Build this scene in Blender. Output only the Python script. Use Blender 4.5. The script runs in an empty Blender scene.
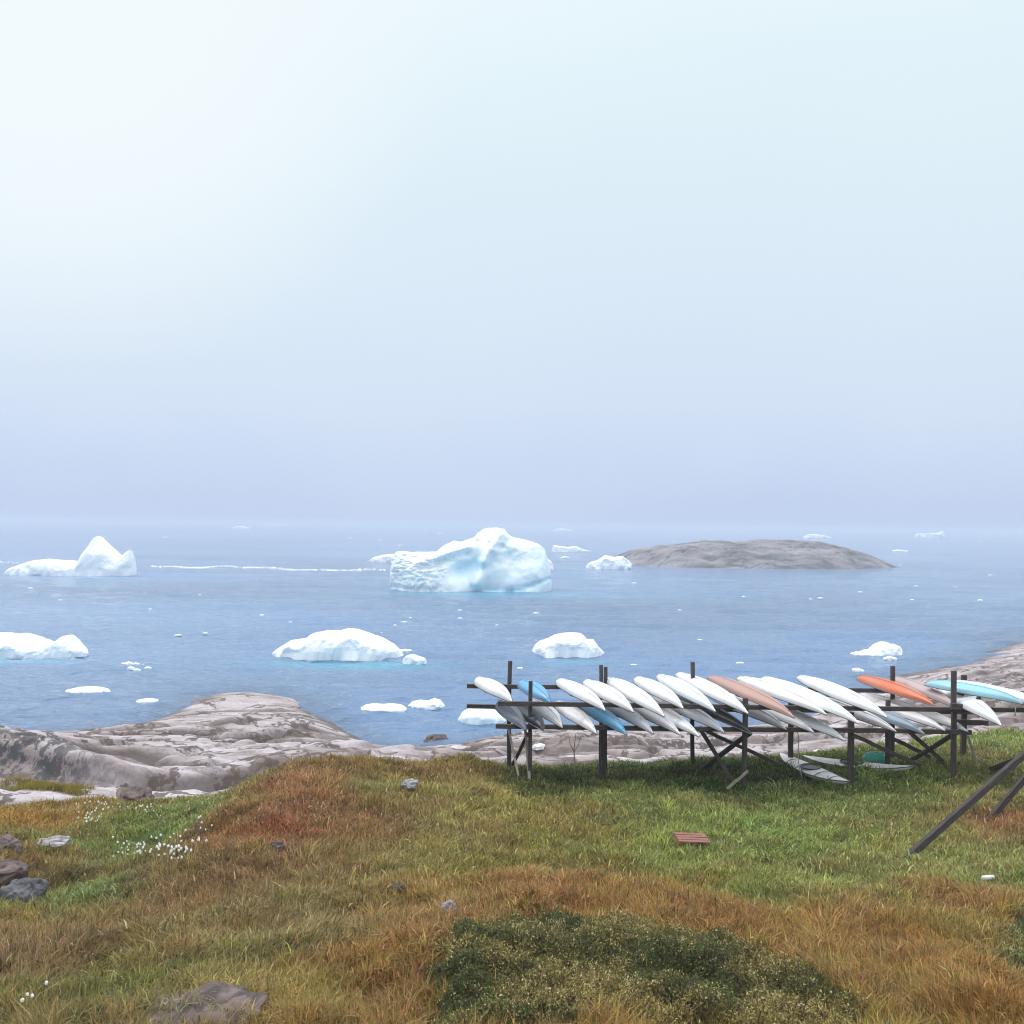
import bpy, math, random
import numpy as np
from mathutils import Vector, Matrix

rng = np.random.default_rng(7)
random.seed(7)
SC = bpy.context.scene
COL = SC.collection

# ------------------------------------------------------------------ camera
F = 1000.0                     # focal length in pixels of the 1024 frame
CAMZ = 10.0
roll = math.radians(0.67)
pitch = math.atan(12.5 / F)
r_ = Vector((math.cos(roll), 0, math.sin(roll)))
u0 = Vector((-math.sin(roll), 0, math.cos(roll)))
f0 = Vector((0, 1, 0))
fw = (f0 * math.cos(pitch) + u0 * math.sin(pitch)).normalized()
up = (u0 * math.cos(pitch) - f0 * math.sin(pitch)).normalized()
cam_d = bpy.data.cameras.new('camera')
cam = bpy.data.objects.new('camera', cam_d)
COL.objects.link(cam)
M = Matrix(((r_.x, up.x, -fw.x, 0), (r_.y, up.y, -fw.y, 0), (r_.z, up.z, -fw.z, CAMZ), (0, 0, 0, 1)))
cam.matrix_world = M
cam_d.sensor_width = 36.0
cam_d.lens = 36.0 * F / 1024.0
cam_d.clip_start = 0.1
cam_d.clip_end = 20000
SC.camera = cam

# ------------------------------------------------------------------ sky, sun, exposure
SUN_EL, SUN_AZ = math.radians(50), math.radians(-50)      # azimuth from +Y, negative = left
w = bpy.data.worlds.new('World')
SC.world = w
w.use_nodes = True
nt = w.node_tree
nt.nodes.clear()
N = nt.nodes.new
out = N('ShaderNodeOutputWorld')
bg1, bg2, add = N('ShaderNodeBackground'), N('ShaderNodeBackground'), N('ShaderNodeAddShader')
sky = N('ShaderNodeTexSky')
sky.sky_type = 'NISHITA'
sky.sun_disc = False
sky.sun_elevation = SUN_EL
sky.sun_rotation = SUN_AZ
nt.links.new(sky.outputs[0], bg1.inputs[0])
bg1.inputs[1].default_value = 0.005
tc = N('ShaderNodeTexCoord')
sep = N('ShaderNodeSeparateXYZ')
nt.links.new(tc.outputs['Generated'], sep.inputs[0])
nz = N('ShaderNodeTexNoise')
nz.inputs['Scale'].default_value = 1.9
nz.inputs['Detail'].default_value = 3.0
nz.inputs['Roughness'].default_value = 0.45
mp = N('ShaderNodeMapping')
mp.inputs['Scale'].default_value = (1, 1, 1.7)
nt.links.new(tc.outputs['Generated'], mp.inputs[0])
nt.links.new(mp.outputs[0], nz.inputs['Vector'])
ma = N('ShaderNodeMath'); ma.operation = 'MULTIPLY_ADD'       # elevation + cloud noise
sb = N('ShaderNodeMath'); sb.operation = 'SUBTRACT'
sb.inputs[1].default_value = 0.5
nt.links.new(nz.outputs[0], sb.inputs[0])
nt.links.new(sb.outputs[0], ma.inputs[0])
ma.inputs[1].default_value = 0.20
nt.links.new(sep.outputs['Z'], ma.inputs[2])
ramp = N('ShaderNodeValToRGB')
cr = ramp.color_ramp
stops = [(0.0, (0.515, 0.625, 0.86)), (0.10, (0.63, 0.735, 0.89)), (0.20, (0.675, 0.78, 0.90)),
         (0.32, (0.71, 0.83, 0.915)), (0.44, (0.77, 0.89, 0.94)), (0.56, (0.86, 0.95, 0.99)), (0.75, (1.75, 1.80, 1.85)), (1.0, (2.1, 2.15, 2.2))]
cr.elements[0].position, cr.elements[0].color = stops[0][0], (*stops[0][1], 1)
cr.elements[1].position, cr.elements[1].color = stops[-1][0], (*stops[-1][1], 1)
for p, c in stops[1:-1]:
    e = cr.elements.new(p)
    e.color = (*c, 1)
nt.links.new(ma.outputs[0], ramp.inputs[0])
# brighter cloud where the sun is behind the overcast, up on the left
bd = Vector((-0.50, 1.0, 0.60)).normalized()
dot = N('ShaderNodeVectorMath'); dot.operation = 'DOT_PRODUCT'
nt.links.new(tc.outputs['Generated'], dot.inputs[0])
dot.inputs[1].default_value = bd
mr = N('ShaderNodeMapRange')
mr.interpolation_type = 'SMOOTHSTEP'
mr.inputs['From Min'].default_value = 0.925
mr.inputs['From Max'].default_value = 1.0
mr.inputs['To Max'].default_value = 1.0
nt.links.new(dot.outputs['Value'], mr.inputs[0])
mx = N('ShaderNodeMix'); mx.data_type = 'RGBA'
nt.links.new(mr.outputs[0], mx.inputs[0])
nt.links.new(ramp.outputs[0], mx.inputs[6])
mx.inputs[7].default_value = (0.87, 0.935, 0.955, 1)
nt.links.new(mx.outputs[2], bg2.inputs[0])
bg2.inputs[1].default_value = 1.0
nt.links.new(bg1.outputs[0], add.inputs[0])
nt.links.new(bg2.outputs[0], add.inputs[1])
nt.links.new(add.outputs[0], out.inputs[0])

sl = bpy.data.lights.new('sun', 'SUN')
sl.energy = 1.1
sl.angle = math.radians(14)
sl.color = (1.0, 0.97, 0.92)
so = bpy.data.objects.new('sun', sl)
COL.objects.link(so)
sd = Vector((math.sin(SUN_AZ) * math.cos(SUN_EL), math.cos(SUN_AZ) * math.cos(SUN_EL), math.sin(SUN_EL)))
so.rotation_euler = sd.to_track_quat('Z', 'Y').to_euler()

vs = SC.view_settings
vs.view_transform = 'Standard'
vs.look = 'None'
vs.exposure = 0.0
vs.gamma = 1.0
vs.use_curve_mapping = False
SC.render.engine = 'CYCLES'
SC.cycles.use_denoising = True
SC.cycles.filter_width = 1.05
SC.cycles.max_bounces = 6
SC.cycles.diffuse_bounces = 3
SC.cycles.glossy_bounces = 2
SC.cycles.volume_bounces = 1
SC.cycles.transparent_max_bounces = 8

# ------------------------------------------------------------------ helpers
def ray(px, py):
    d = fw + r_ * ((px - 512) / F) + up * ((512 - py) / F)
    return d
def PD(px, py, D):             # point seen at a pixel, D metres ahead
    d = ray(px, py)
    return Vector((0, 0, CAMZ)) + d * (D / d.y)
def PZ(px, py, z):             # point seen at a pixel, at height z
    d = ray(px, py)
    return Vector((0, 0, CAMZ)) + d * ((z - CAMZ) / d.z)

def tag(o, label=None, cat=None, group=None, kind=None):
    if label: o['label'] = label
    if cat: o['category'] = cat
    if group: o['group'] = group
    if kind: o['kind'] = kind
    return o
def empty(name, loc, label, cat, group=None):
    o = bpy.data.objects.new(name, None)
    o.empty_display_size = 0.3
    COL.objects.link(o)
    o.location = loc
    return tag(o, label, cat, group)
def link(name, me, mat, parent=None, smooth=False):
    if smooth:
        me.polygons.foreach_set('use_smooth', np.ones(len(me.polygons), bool))
    o = bpy.data.objects.new(name, me)
    COL.objects.link(o)
    me.materials.append(mat)
    if parent: o.parent = parent
    return o
def raw_mesh(name, co, faces_idx, face_len, colors=None, uvattr=None):
    """co (n,3); faces_idx flat int array; face_len int array."""
    me = bpy.data.meshes.new(name)
    me.vertices.add(len(co))
    me.vertices.foreach_set('co', np.asarray(co, np.float32).ravel())
    me.loops.add(len(faces_idx))
    me.loops.foreach_set('vertex_index', np.asarray(faces_idx, np.int32))
    me.polygons.add(len(face_len))
    st = np.concatenate([[0], np.cumsum(face_len)[:-1]]).astype(np.int32)
    me.polygons.foreach_set('loop_start', st)
    me.update(calc_edges=True)
    if colors is not None:
        a = me.attributes.new('col', 'FLOAT_COLOR', 'POINT')
        c = np.ones((len(co), 4), np.float32)
        c[:, :3] = colors
        a.data.foreach_set('color', c.ravel())
    return me
def grid_mesh(name, X, Y, Z, colors=None, wrap=False):
    nr, nc = X.shape
    co = np.stack([X, Y, Z], -1).reshape(-1, 3)
    idx = np.arange(nr * nc).reshape(nr, nc)
    if wrap:
        idx = np.concatenate([idx, idx[:, :1]], 1)
    q = np.stack([idx[:-1, :-1], idx[:-1, 1:], idx[1:, 1:], idx[1:, :-1]], -1).reshape(-1, 4)
    return raw_mesh(name, co, q.ravel(), np.full(len(q), 4), colors.reshape(-1, 3) if colors is not None else None)

# gradient noise, 3 inputs, vectorised
_p = np.random.default_rng(3).permutation(256)
_perm = np.concatenate([_p, _p, _p])
_g = np.random.default_rng(4).normal(size=(256, 3))
_g /= np.linalg.norm(_g, axis=1)[:, None]
def noise(x, y, z=0.0):
    x, y, z = np.broadcast_arrays(np.asarray(x, float), np.asarray(y, float), np.asarray(z, float))
    xi, yi, zi = np.floor(x).astype(int), np.floor(y).astype(int), np.floor(z).astype(int)
    xf, yf, zf = x - xi, y - yi, z - zi
    xi &= 255; yi &= 255; zi &= 255
    fu = lambda t: t * t * t * (t * (t * 6 - 15) + 10)
    U, V, W = fu(xf), fu(yf), fu(zf)
    res = 0
    for a in (0, 1):
        for b in (0, 1):
            for c in (0, 1):
                h = _perm[_perm[_perm[(xi + a) & 255] + ((yi + b) & 255)] + ((zi + c) & 255)]
                g = _g[h]
                d = g[..., 0] * (xf - a) + g[..., 1] * (yf - b) + g[..., 2] * (zf - c)
                res = res + d * (U if a else 1 - U) * (V if b else 1 - V) * (W if c else 1 - W)
    return res * 1.6
def fbm(x, y, z=0.0, o=4, gain=0.5):
    s, a, f = 0, 1.0, 1.0
    for k in range(o):
        s = s + a * noise(x * f + 17.3 * k, y * f + 5.1 * k, np.asarray(z) * f + 3.7 * k)
        a *= gain; f *= 2.03
    return s
def sstep(a, b, x):   # also falls from a down to b when a > b
    t = np.clip((x - a) / (b - a), 0, 1)
    return t * t * (3 - 2 * t)
class RBF:
    def __init__(s, pts, c=1.5, smooth=0.02):
        P = np.array(pts, float)
        s.p, s.c = P[:, :2], c
        n = len(P)
        s.m = P[:, 2:].mean(0)
        d = np.sqrt(((s.p[:, None] - s.p[None]) ** 2).sum(-1) + c * c)
        A = np.zeros((n + 1, n + 1))
        A[:n, :n] = d - smooth * n * np.eye(n) * 0 - np.eye(n) * smooth
        A[:n, n] = 1; A[n, :n] = 1
        b = np.zeros((n + 1, P.shape[1] - 2))
        b[:n] = P[:, 2:] - s.m
        s.w = np.linalg.solve(A, b)
    def __call__(s, x, y):
        x, y = np.asarray(x, float), np.asarray(y, float)
        sh = x.shape
        x, y = x.ravel(), y.ravel()
        o = np.empty((len(x), s.w.shape[1]))
        for i in range(0, len(x), 40000):
            d = np.sqrt((x[i:i+40000, None] - s.p[:, 0]) ** 2 + (y[i:i+40000, None] - s.p[:, 1]) ** 2 + s.c ** 2)
            o[i:i+40000] = d @ s.w[:-1] + s.w[-1] + s.m
        return o[:, 0].reshape(sh) if o.shape[1] == 1 else o.reshape(sh + (o.shape[1],))

# ------------------------------------------------------------------ materials
def new_mat(name):
    m = bpy.data.materials.new(name)
    m.use_nodes = True
    return m, m.node_tree, m.node_tree.nodes['Principled BSDF']
def tex_noise(nt, scale, detail=4, rough=0.5, vec=None, stretch=None):
    t = nt.nodes.new('ShaderNodeTexNoise')
    t.inputs['Scale'].default_value = scale
    t.inputs['Detail'].default_value = detail
    t.inputs['Roughness'].default_value = rough
    c = nt.nodes.new('ShaderNodeTexCoord')
    src = c.outputs['Object']
    if stretch:
        mpn = nt.nodes.new('ShaderNodeMapping')
        mpn.inputs['Scale'].default_value = stretch[:3]
        if len(stretch) > 3: mpn.inputs['Rotation'].default_value = stretch[3]
        nt.links.new(src, mpn.inputs[0])
        src = mpn.outputs[0]
    nt.links.new(src, t.inputs['Vector'])
    return t
def ramp_node(nt, src, stops):
    r = nt.nodes.new('ShaderNodeValToRGB')
    e = r.color_ramp.elements
    e[0].position, e[0].color = stops[0][0], (*stops[0][1], 1)
    e[1].position, e[1].color = stops[-1][0], (*stops[-1][1], 1)
    for p, c in stops[1:-1]:
        q = e.new(p); q.color = (*c, 1)
    nt.links.new(src, r.inputs[0])
    return r
def bump(nt, src, bs, strength, dist):
    b = nt.nodes.new('ShaderNodeBump')
    b.inputs['Strength'].default_value = strength
    b.inputs['Distance'].default_value = dist
    nt.links.new(src, b.inputs['Height'])
    nt.links.new(b.outputs[0], bs.inputs['Normal'])
    return b
def mixc(nt, fac, a, b, mode='MIX'):
    m = nt.nodes.new('ShaderNodeMix'); m.data_type = 'RGBA'; m.blend_type = mode
    for i, v in ((0, fac), (6, a), (7, b)):
        if isinstance(v, (int, float)): m.inputs[i].default_value = v
        elif isinstance(v, tuple): m.inputs[i].default_value = (*v, 1)
        else: nt.links.new(v, m.inputs[i])
    return m.outputs[2]
def attr(nt, name='col'):
    a = nt.nodes.new('ShaderNodeAttribute'); a.attribute_name = name
    return a.outputs['Color']

def paint(name, c, rough=0.4, vary=0.12, dirt=(0.30, 0.27, 0.24), dirt_amt=0.42):
    m, t, b = new_mat(name)
    n1 = tex_noise(t, 2.3, 5, 0.6, stretch=(2.5, 0.6, 2.5))
    r1 = ramp_node(t, n1.outputs[0], [(0.5, (0, 0, 0)), (0.72, (dirt_amt,) * 3)])
    cc = mixc(t, r1.outputs[0], tuple(c), tuple(d * max(c) for d in (dirt[0]*2, dirt[1]*2, dirt[2]*2)))
    t.links.new(cc, b.inputs['Base Color'])
    b.inputs['Roughness'].default_value = rough
    n2 = tex_noise(t, 18, 3)
    bump(t, n2.outputs[0], b, 0.15, 0.01)
    return m
def wood(name, c1, c2):
    m, t, b = new_mat(name)
    n1 = tex_noise(t, 5, 6, 0.65, stretch=(6, 6, 0.7))
    r1 = ramp_node(t, n1.outputs[0], [(0.3, c1), (0.7, c2)])
    t.links.new(r1.outputs[0], b.inputs['Base Color'])
    b.inputs['Roughness'].default_value = 0.85
    bump(t, n1.outputs[0], b, 0.4, 0.02)
    return m
def plain(name, c, rough=0.6):
    m, t, b = new_mat(name)
    n1 = tex_noise(t, 9, 4)
    r1 = ramp_node(t, n1.outputs[0], [(0.3, tuple(v * 0.82 for v in c)), (0.7, tuple(min(1, v * 1.12) for v in c))])
    t.links.new(r1.outputs[0], b.inputs['Base Color'])
    b.inputs['Roughness'].default_value = rough
    return m

M_dkwood = wood('weathered dark timber', (0.022, 0.016, 0.016), (0.115, 0.092, 0.088))
M_pale = wood('bleached timber', (0.20, 0.18, 0.15), (0.42, 0.38, 0.33))
M_pole = wood('tarred pole timber', (0.018, 0.014, 0.015), (0.075, 0.058, 0.058))

# leaves and blades: colour from a per-plant attribute
def leafy(name, trans=0.35, rough=0.6):
    m, t, b = new_mat(name)
    b.inputs['Roughness'].default_value = rough
    b.inputs['Specular IOR Level'].default_value = 0.25
    a = attr(t)
    t.links.new(a, b.inputs['Base Color'])
    tr = t.nodes.new('ShaderNodeBsdfTranslucent')
    t.links.new(a, tr.inputs[0])
    ms = t.nodes.new('ShaderNodeMixShader')
    ms.inputs[0].default_value = trans
    t.links.new(b.outputs[0], ms.inputs[1])
    t.links.new(tr.outputs[0], ms.inputs[2])
    o = t.nodes['Material Output']
    t.links.new(ms.outputs[0], o.inputs[0])
    return m
M_grass = leafy('grass blades')
M_leaf = leafy('small willow leaves', 0.25, 0.5)

# soil under the grass
M_soil, t, b = new_mat('matted turf')
n1 = tex_noise(t, 14, 6, 0.7)
c = mixc(t, 0.85, attr(t), ramp_node(t, n1.outputs[0], [(0.3, (0.45, 0.42, 0.38)), (0.7, (1.1, 1.05, 1.0))]).outputs[0], 'MULTIPLY')
t.links.new(c, b.inputs['Base Color'])
b.inputs['Roughness'].default_value = 0.95
bump(t, n1.outputs[0], b, 0.8, 0.05)

def rock_mat(name, base, light, dark, scale=0.8, stain=(0.11, 0.075, 0.06), use_attr=True, stretch=(0.5, 1.6, 1.6)):
    m, t, b = new_mat(name)
    n1 = tex_noise(t, scale, 6, 0.6, stretch=stretch)
    r1 = ramp_node(t, n1.outputs[0], [(0.30, dark), (0.45, base), (0.62, light)])
    n2 = tex_noise(t, scale * 9, 6, 0.7)
    r2 = ramp_node(t, n2.outputs[0], [(0.3, (0.72, 0.72, 0.72)), (0.65, (1.12, 1.1, 1.08))])
    c = mixc(t, 1.0, r1.outputs[0], r2.outputs[0], 'MULTIPLY')
    # thin dark joints and lichen streaks
    v = t.nodes.new('ShaderNodeTexNoise')
    v.inputs['Scale'].default_value = scale * 0.45
    v.inputs['Detail'].default_value = 5
    v.inputs['Distortion'].default_value = 1.2
    cc = t.nodes.new('ShaderNodeTexCoord'); mm = t.nodes.new('ShaderNodeMapping')
    mm.inputs['Scale'].default_value = (0.35, 1.7, 1.2)
    mm.inputs['Rotation'].default_value = (0, 0, 0.25)
    t.links.new(cc.outputs['Object'], mm.inputs[0]); t.links.new(mm.outputs[0], v.inputs['Vector'])
    rj = ramp_node(t, v.outputs[0], [(0.0, (0, 0, 0)), (0.462, (0, 0, 0)), (0.47, (0.65, 0.65, 0.65)), (0.486, (0.65, 0.65, 0.65)), (0.51, (0, 0, 0)), (1, (0, 0, 0))])
    c = mixc(t, rj.outputs[0], c, tuple(x * 0.55 for x in dark))
    if use_attr:
        # fractured slabs: each block its own tone, dark joints between them
        dn = tex_noise(t, 0.5, 5, 0.6)
        vm = t.nodes.new('ShaderNodeVectorMath'); vm.operation = 'SCALE'; vm.inputs['Scale'].default_value = 1.5
        t.links.new(dn.outputs['Color'], vm.inputs[0])
        m2 = t.nodes.new('ShaderNodeMapping'); m2.inputs['Scale'].default_value = (0.16, 0.42, 0.3); m2.inputs['Rotation'].default_value = (0, 0, 0.22)
        t.links.new(cc.outputs['Object'], m2.inputs[0])
        va = t.nodes.new('ShaderNodeVectorMath'); va.operation = 'ADD'
        t.links.new(m2.outputs[0], va.inputs[0]); t.links.new(vm.outputs[0], va.inputs[1])
        ve = t.nodes.new('ShaderNodeTexVoronoi'); ve.feature = 'DISTANCE_TO_EDGE'; ve.inputs['Scale'].default_value = 1.0
        vc = t.nodes.new('ShaderNodeTexVoronoi'); vc.feature = 'F1'; vc.inputs['Scale'].default_value = 1.0
        t.links.new(va.outputs[0], ve.inputs['Vector']); t.links.new(va.outputs[0], vc.inputs['Vector'])
        bwn = t.nodes.new('ShaderNodeRGBToBW'); t.links.new(vc.outputs['Color'], bwn.inputs[0])
        rt = ramp_node(t, bwn.outputs[0], [(0.15, (0.92, 0.88, 0.87)), (0.5, (1.08, 1.06, 1.07)), (0.85, (1.18, 1.18, 1.21))])
        c = mixc(t, 1.0, c, rt.outputs[0], 'MULTIPLY')
        re = ramp_node(t, ve.outputs[0], [(0.0, (0.92, 0.92, 0.92)), (0.028, (0.85, 0.85, 0.85)), (0.05, (0, 0, 0))])
        c = mixc(t, re.outputs[0], c, (0.075, 0.055, 0.05))
        a = attr(t)
        s = t.nodes.new('ShaderNodeSeparateColor')
        t.links.new(a, s.inputs[0])
        c = mixc(t, s.outputs[0], c, stain)               # brown stain in the joints
        nl = tex_noise(t, 4.2, 8, 0.75, stretch=(1.0, 0.30, 0.5, (0, 0, 0.55)))
        rl = ramp_node(t, nl.outputs[0], [(0.475, (0, 0, 0)), (0.505, (1, 1, 1))])
        ml = t.nodes.new('ShaderNodeMath'); ml.operation = 'MULTIPLY'
        t.links.new(rl.outputs[0], ml.inputs[0]); t.links.new(s.outputs[1], ml.inputs[1])
        c = mixc(t, ml.outputs[0], c, (0.04, 0.04, 0.05))   # black lichen streaks
        c = mixc(t, s.outputs[2], c, (0.085, 0.075, 0.07))   # wet rock and weed at the waterline
    t.links.new(c, b.inputs['Base Color'])
    b.inputs['Roughness'].default_value = 0.75
    nb = tex_noise(t, scale * 5, 8, 0.7)
    bump(t, nb.outputs[0], b, 0.5, 0.08)
    return m
M_rock = rock_mat('polished shore gneiss', (0.39, 0.345, 0.355), (0.50, 0.465, 0.49), (0.26, 0.205, 0.19))
M_isle = rock_mat('grey island rock', (0.19, 0.175, 0.185), (0.31, 0.285, 0.30), (0.09, 0.08, 0.085), 0.16, use_attr=False, stretch=(0.6, 1.4, 2.5))
M_bould = rock_mat('lichen boulder', (0.13, 0.085, 0.08), (0.20, 0.145, 0.14), (0.05, 0.042, 0.042), 2.5, use_attr=False)
M_bould_grey = rock_mat('grey boulder', (0.10, 0.10, 0.115), (0.16, 0.16, 0.18), (0.05, 0.05, 0.06), 3.0, use_attr=False)
M_bould_pale = rock_mat('pale boulder', (0.38, 0.36, 0.38), (0.52, 0.50, 0.53), (0.25, 0.23, 0.24), 3.0, use_attr=False)

def ice_mat(name, c, blue, amt=0.5, scale=0.35):
    m, t, b = new_mat(name)
    n1 = tex_noise(t, scale, 6, 0.6, stretch=(0.7, 1, 1.8))
    r1 = ramp_node(t, n1.outputs[0], [(0.35, tuple(c)), (0.5, tuple(c)), (0.66, tuple(c[i] * (1 - amt) + blue[i] * amt for i in range(3)))])
    a = attr(t)
    s = t.nodes.new('ShaderNodeSeparateColor')
    t.links.new(a, s.inputs[0])
    cc = mixc(t, s.outputs[0], r1.outputs[0], (0.30, 0.70, 0.90))
    t.links.new(cc, b.inputs['Base Color'])
    b.inputs['Roughness'].default_value = 0.5
    b.inputs['Subsurface Weight'].default_value = 0.0
    n2 = tex_noise(t, scale * 6, 6, 0.65)
    bump(t, n2.outputs[0], b, 0.15, 0.2)
    return m
M_ice = ice_mat('white glacier ice', (0.93, 0.96, 0.98), (0.80, 0.92, 0.97), 0.5)
M_ice_blue = ice_mat('blue tinted glacier ice', (0.90, 0.96, 0.98), (0.66, 0.86, 0.95), 0.75, 0.22)

# ------------------------------------------------------------------ terrain control points
soil_px = [  # px, py, metres ahead
 (-150,1024,6.8),(60,1024,6.9),(200,1024,6.9),(350,1024,7),(512,1024,7),(650,1024,7),(800,1024,7.1),(950,1024,7.1),(1150,1024,7.2),
 (0,965,9.2),(150,960,9.0),(300,960,8.8),(450,960,8.7),(650,960,8.8),(850,960,8.9),(1024,960,9),(1200,960,9),
 (100,912,12.0),(200,905,11.8),(300,900,11.6),(450,900,11.7),(600,900,11.8),(800,900,12),(1000,900,12),(1200,900,12),
 (70,903,15.0),(20,905,13.8),(0,870,15.5),(190,855,14.3),(300,850,14.2),(450,850,15.4),(580,850,15.9),(700,850,16),(850,850,16),(1024,850,16),
 (110,865,17.2),(160,848,18.6),(50,845,18),(225,812,17.6),(350,800,17.8),(450,800,18.6),(600,800,19.8),(750,805,19.6),(900,800,20),(1024,800,19.5),
 (100,803,24.0),(40,806,23),(150,815,22.5),(0,812,22),(170,803,24.0),
 (300,766,20.6),(260,785,19.4),(350,762,21.4),(430,769,22.2),(390,780,20.2),(470,762,23.2),
 (531,783,21.5),(640,785,21.6),(745,788,21.5),(851,785,21.6),(954,766,22.6),(510,770,23.8),(602,774,23.8),(693,767,24),(791,761,24),(888,757,24),(963,757,24),
 (600,770,25),(700,764,25.5),(800,760,26),(870,752,27),(950,739,29),(1024,733,30),(1120,728,30),
]
rock_px = [(195,714,49),(300,719,47),(265,718,48),
 (225,693,56.3),(250,693,56.3),(200,699,54),(285,699,54.5),(295,712,50),(240,707,53),(200,730,43),(260,745,37),(200,760,34),(200,790,29),(130,785,28.5),(300,738,40),(300,760,32),(350,745,37),(410,757,33.5),(375,742,41),
 (0,728,31),(30,738,30.5),(60,742,32),(110,757,33),(150,768,33),(0,770,28),(60,772,28.5),(100,790,27.5),(20,795,26),(140,745,39),(-80,735,30),(-80,760,27),
 (600,750,35),(560,742,40),(700,745,37),(650,735,44),(520,750,36),(800,736,44),(800,750,35),(520,733,46),(720,731,47),(830,734,45),(760,738,42),
 (870,700,54),(900,700,52),(930,680,60),(960,672,65),(1024,645,84),(1024,665,66),(1024,690,48),(960,700,46),(1024,718,37),(900,722,42),(950,735,34),(1100,680,50),(1100,720,36),(1100,640,80),
]
sea_px = [(150,720),(158,708),(325,703),(352,722),(362,728),(118,730),(390,742),(425,756),(0,712),(60,728),(100,733),(40,700),(120,715),(150,700),(200,680),(260,685),(330,706),(400,735),(450,738),(440,748),(480,735),(490,742),(400,700),(500,715),(600,716),(700,714),(800,712),(840,722),(840,705),(870,678),(900,668),(950,655),(990,640),(600,690),(300,670),(800,680),(-80,705),(-150,740),(0,660),(500,660),(900,640),(1024,622)]
S = [(*PD(x, y, D),) for x, y, D in soil_px]
R = [(*PD(x, y, D),) for x, y, D in rock_px]
Wp = [(*PZ(x, y, -0.9),) for x, y in sea_px]
S_w = [(-12, -6, 8.3), (0, -6, 8.4), (12, -6, 8.4), (-8, 1, 7.6), (0, 1, 7.8), (8, 1, 7.7), (-22, 4, 7.0), (24, 6, 7.2), (-26, 14, 5.2), (28, 16, 5.6), (-28, 24, 4.0), (30, 26, 4.8), (-22, -6, 8), (24, -6, 8)]
R_w = [(-40, 30, 3.0), (-36, 42, 0.6), (48, 34, 3.6), (60, 50, 2.6), (70, 80, 1.2), (-50, 20, 4)]
W_w = [(-60, 60, -3), (0, 90, -4), (40, 110, -4), (-45, 55, -2), (70, 120, -3), (-30, 70, -3), (20, 75, -3)]
soil_rbf = RBF(S + S_w + [(x, y, z - 0.7) for x, y, z in R + R_w] + [(x, y, z - 1) for x, y, z in Wp + W_w], 0.8, 0.0)
rock_rbf = RBF(R + R_w + Wp + W_w + [(x, y, z - 0.6) for x, y, z in S + S_w], 0.8, 0.0)

def soil_z(x, y):
    z = soil_rbf(x, y)
    f = sstep(3, 12, np.asarray(y))
    return z + 0.15 * fbm(x * 0.7, y * 0.7, 2.0, 3) + 0.085 * np.abs(fbm(x * 1.9, y * 1.9, 5.0, 3)) - 0.03
def rock_parts(x, y):
    z = rock_rbf(x, y)
    wx = x + 2.2 * fbm(x * 0.09, y * 0.09, 9.0, 2)
    wy = y + 2.2 * fbm(x * 0.09, y * 0.09, 19.0, 2)
    a = 0.3
    ux, uy = wx * math.cos(a) + wy * math.sin(a), -wx * math.sin(a) + wy * math.cos(a)
    amp = 0.12 + 0.88 * sstep(0.0, 1.6, z)
    fold = fbm(ux * 0.07, uy * 0.20, 1.0, 3, 0.5)
    jx = ux + 0.8 * fbm(x * 0.5, y * 0.5, 71.0, 3); jy = uy + 0.7 * fbm(x * 0.45, y * 0.6, 75.0, 3)
    n1 = noise(jx * 0.09, jy * 0.28, 7.0)
    n2 = noise(jx * 0.20, jy * 0.5, 11.0)
    n3 = noise(jx * 0.45 + 0.3 * n1, jy * 1.0, 15.0)
    cr1 = np.exp(-(n1 / 0.085) ** 2)
    cr2 = np.exp(-(n2 / 0.11) ** 2) * sstep(-0.3, 0.2, noise(ux * 0.1, uy * 0.1, 33.0))
    cr3 = np.exp(-(n3 / 0.12) ** 2) * sstep(-0.1, 0.3, noise(ux * 0.15, uy * 0.15, 43.0))
    st = sstep(-0.02, 0.02, n1)          # a step across each joint: overlapping slabs
    zz = z + amp * (0.24 * fold + 0.30 * (st - 0.5) + 0.22 * (sstep(-0.03, 0.03, n2) - 0.5) - 0.30 * cr1 - 0.22 * cr2 - 0.12 * cr3 + 0.09 * (sstep(-.04, .04, n3) - .5) + 0.06 * fbm(x * 0.9, y * 0.9, 3.0, 3))
    return zz, np.exp(-((n1 - .015) / 0.07) ** 2)*1.2, np.maximum(np.exp(-((n2 - .015) / 0.085) ** 2)*1.2 * sstep(-0.3, 0.2, noise(ux * 0.1, uy * 0.1, 33.0)), 0.8 * np.exp(-(n3 / 0.07) ** 2) * sstep(-0.1, 0.3, noise(ux * 0.15, uy * 0.15, 43.0))), z
def rock_z(x, y):
    return rock_parts(x, y)[0]

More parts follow.
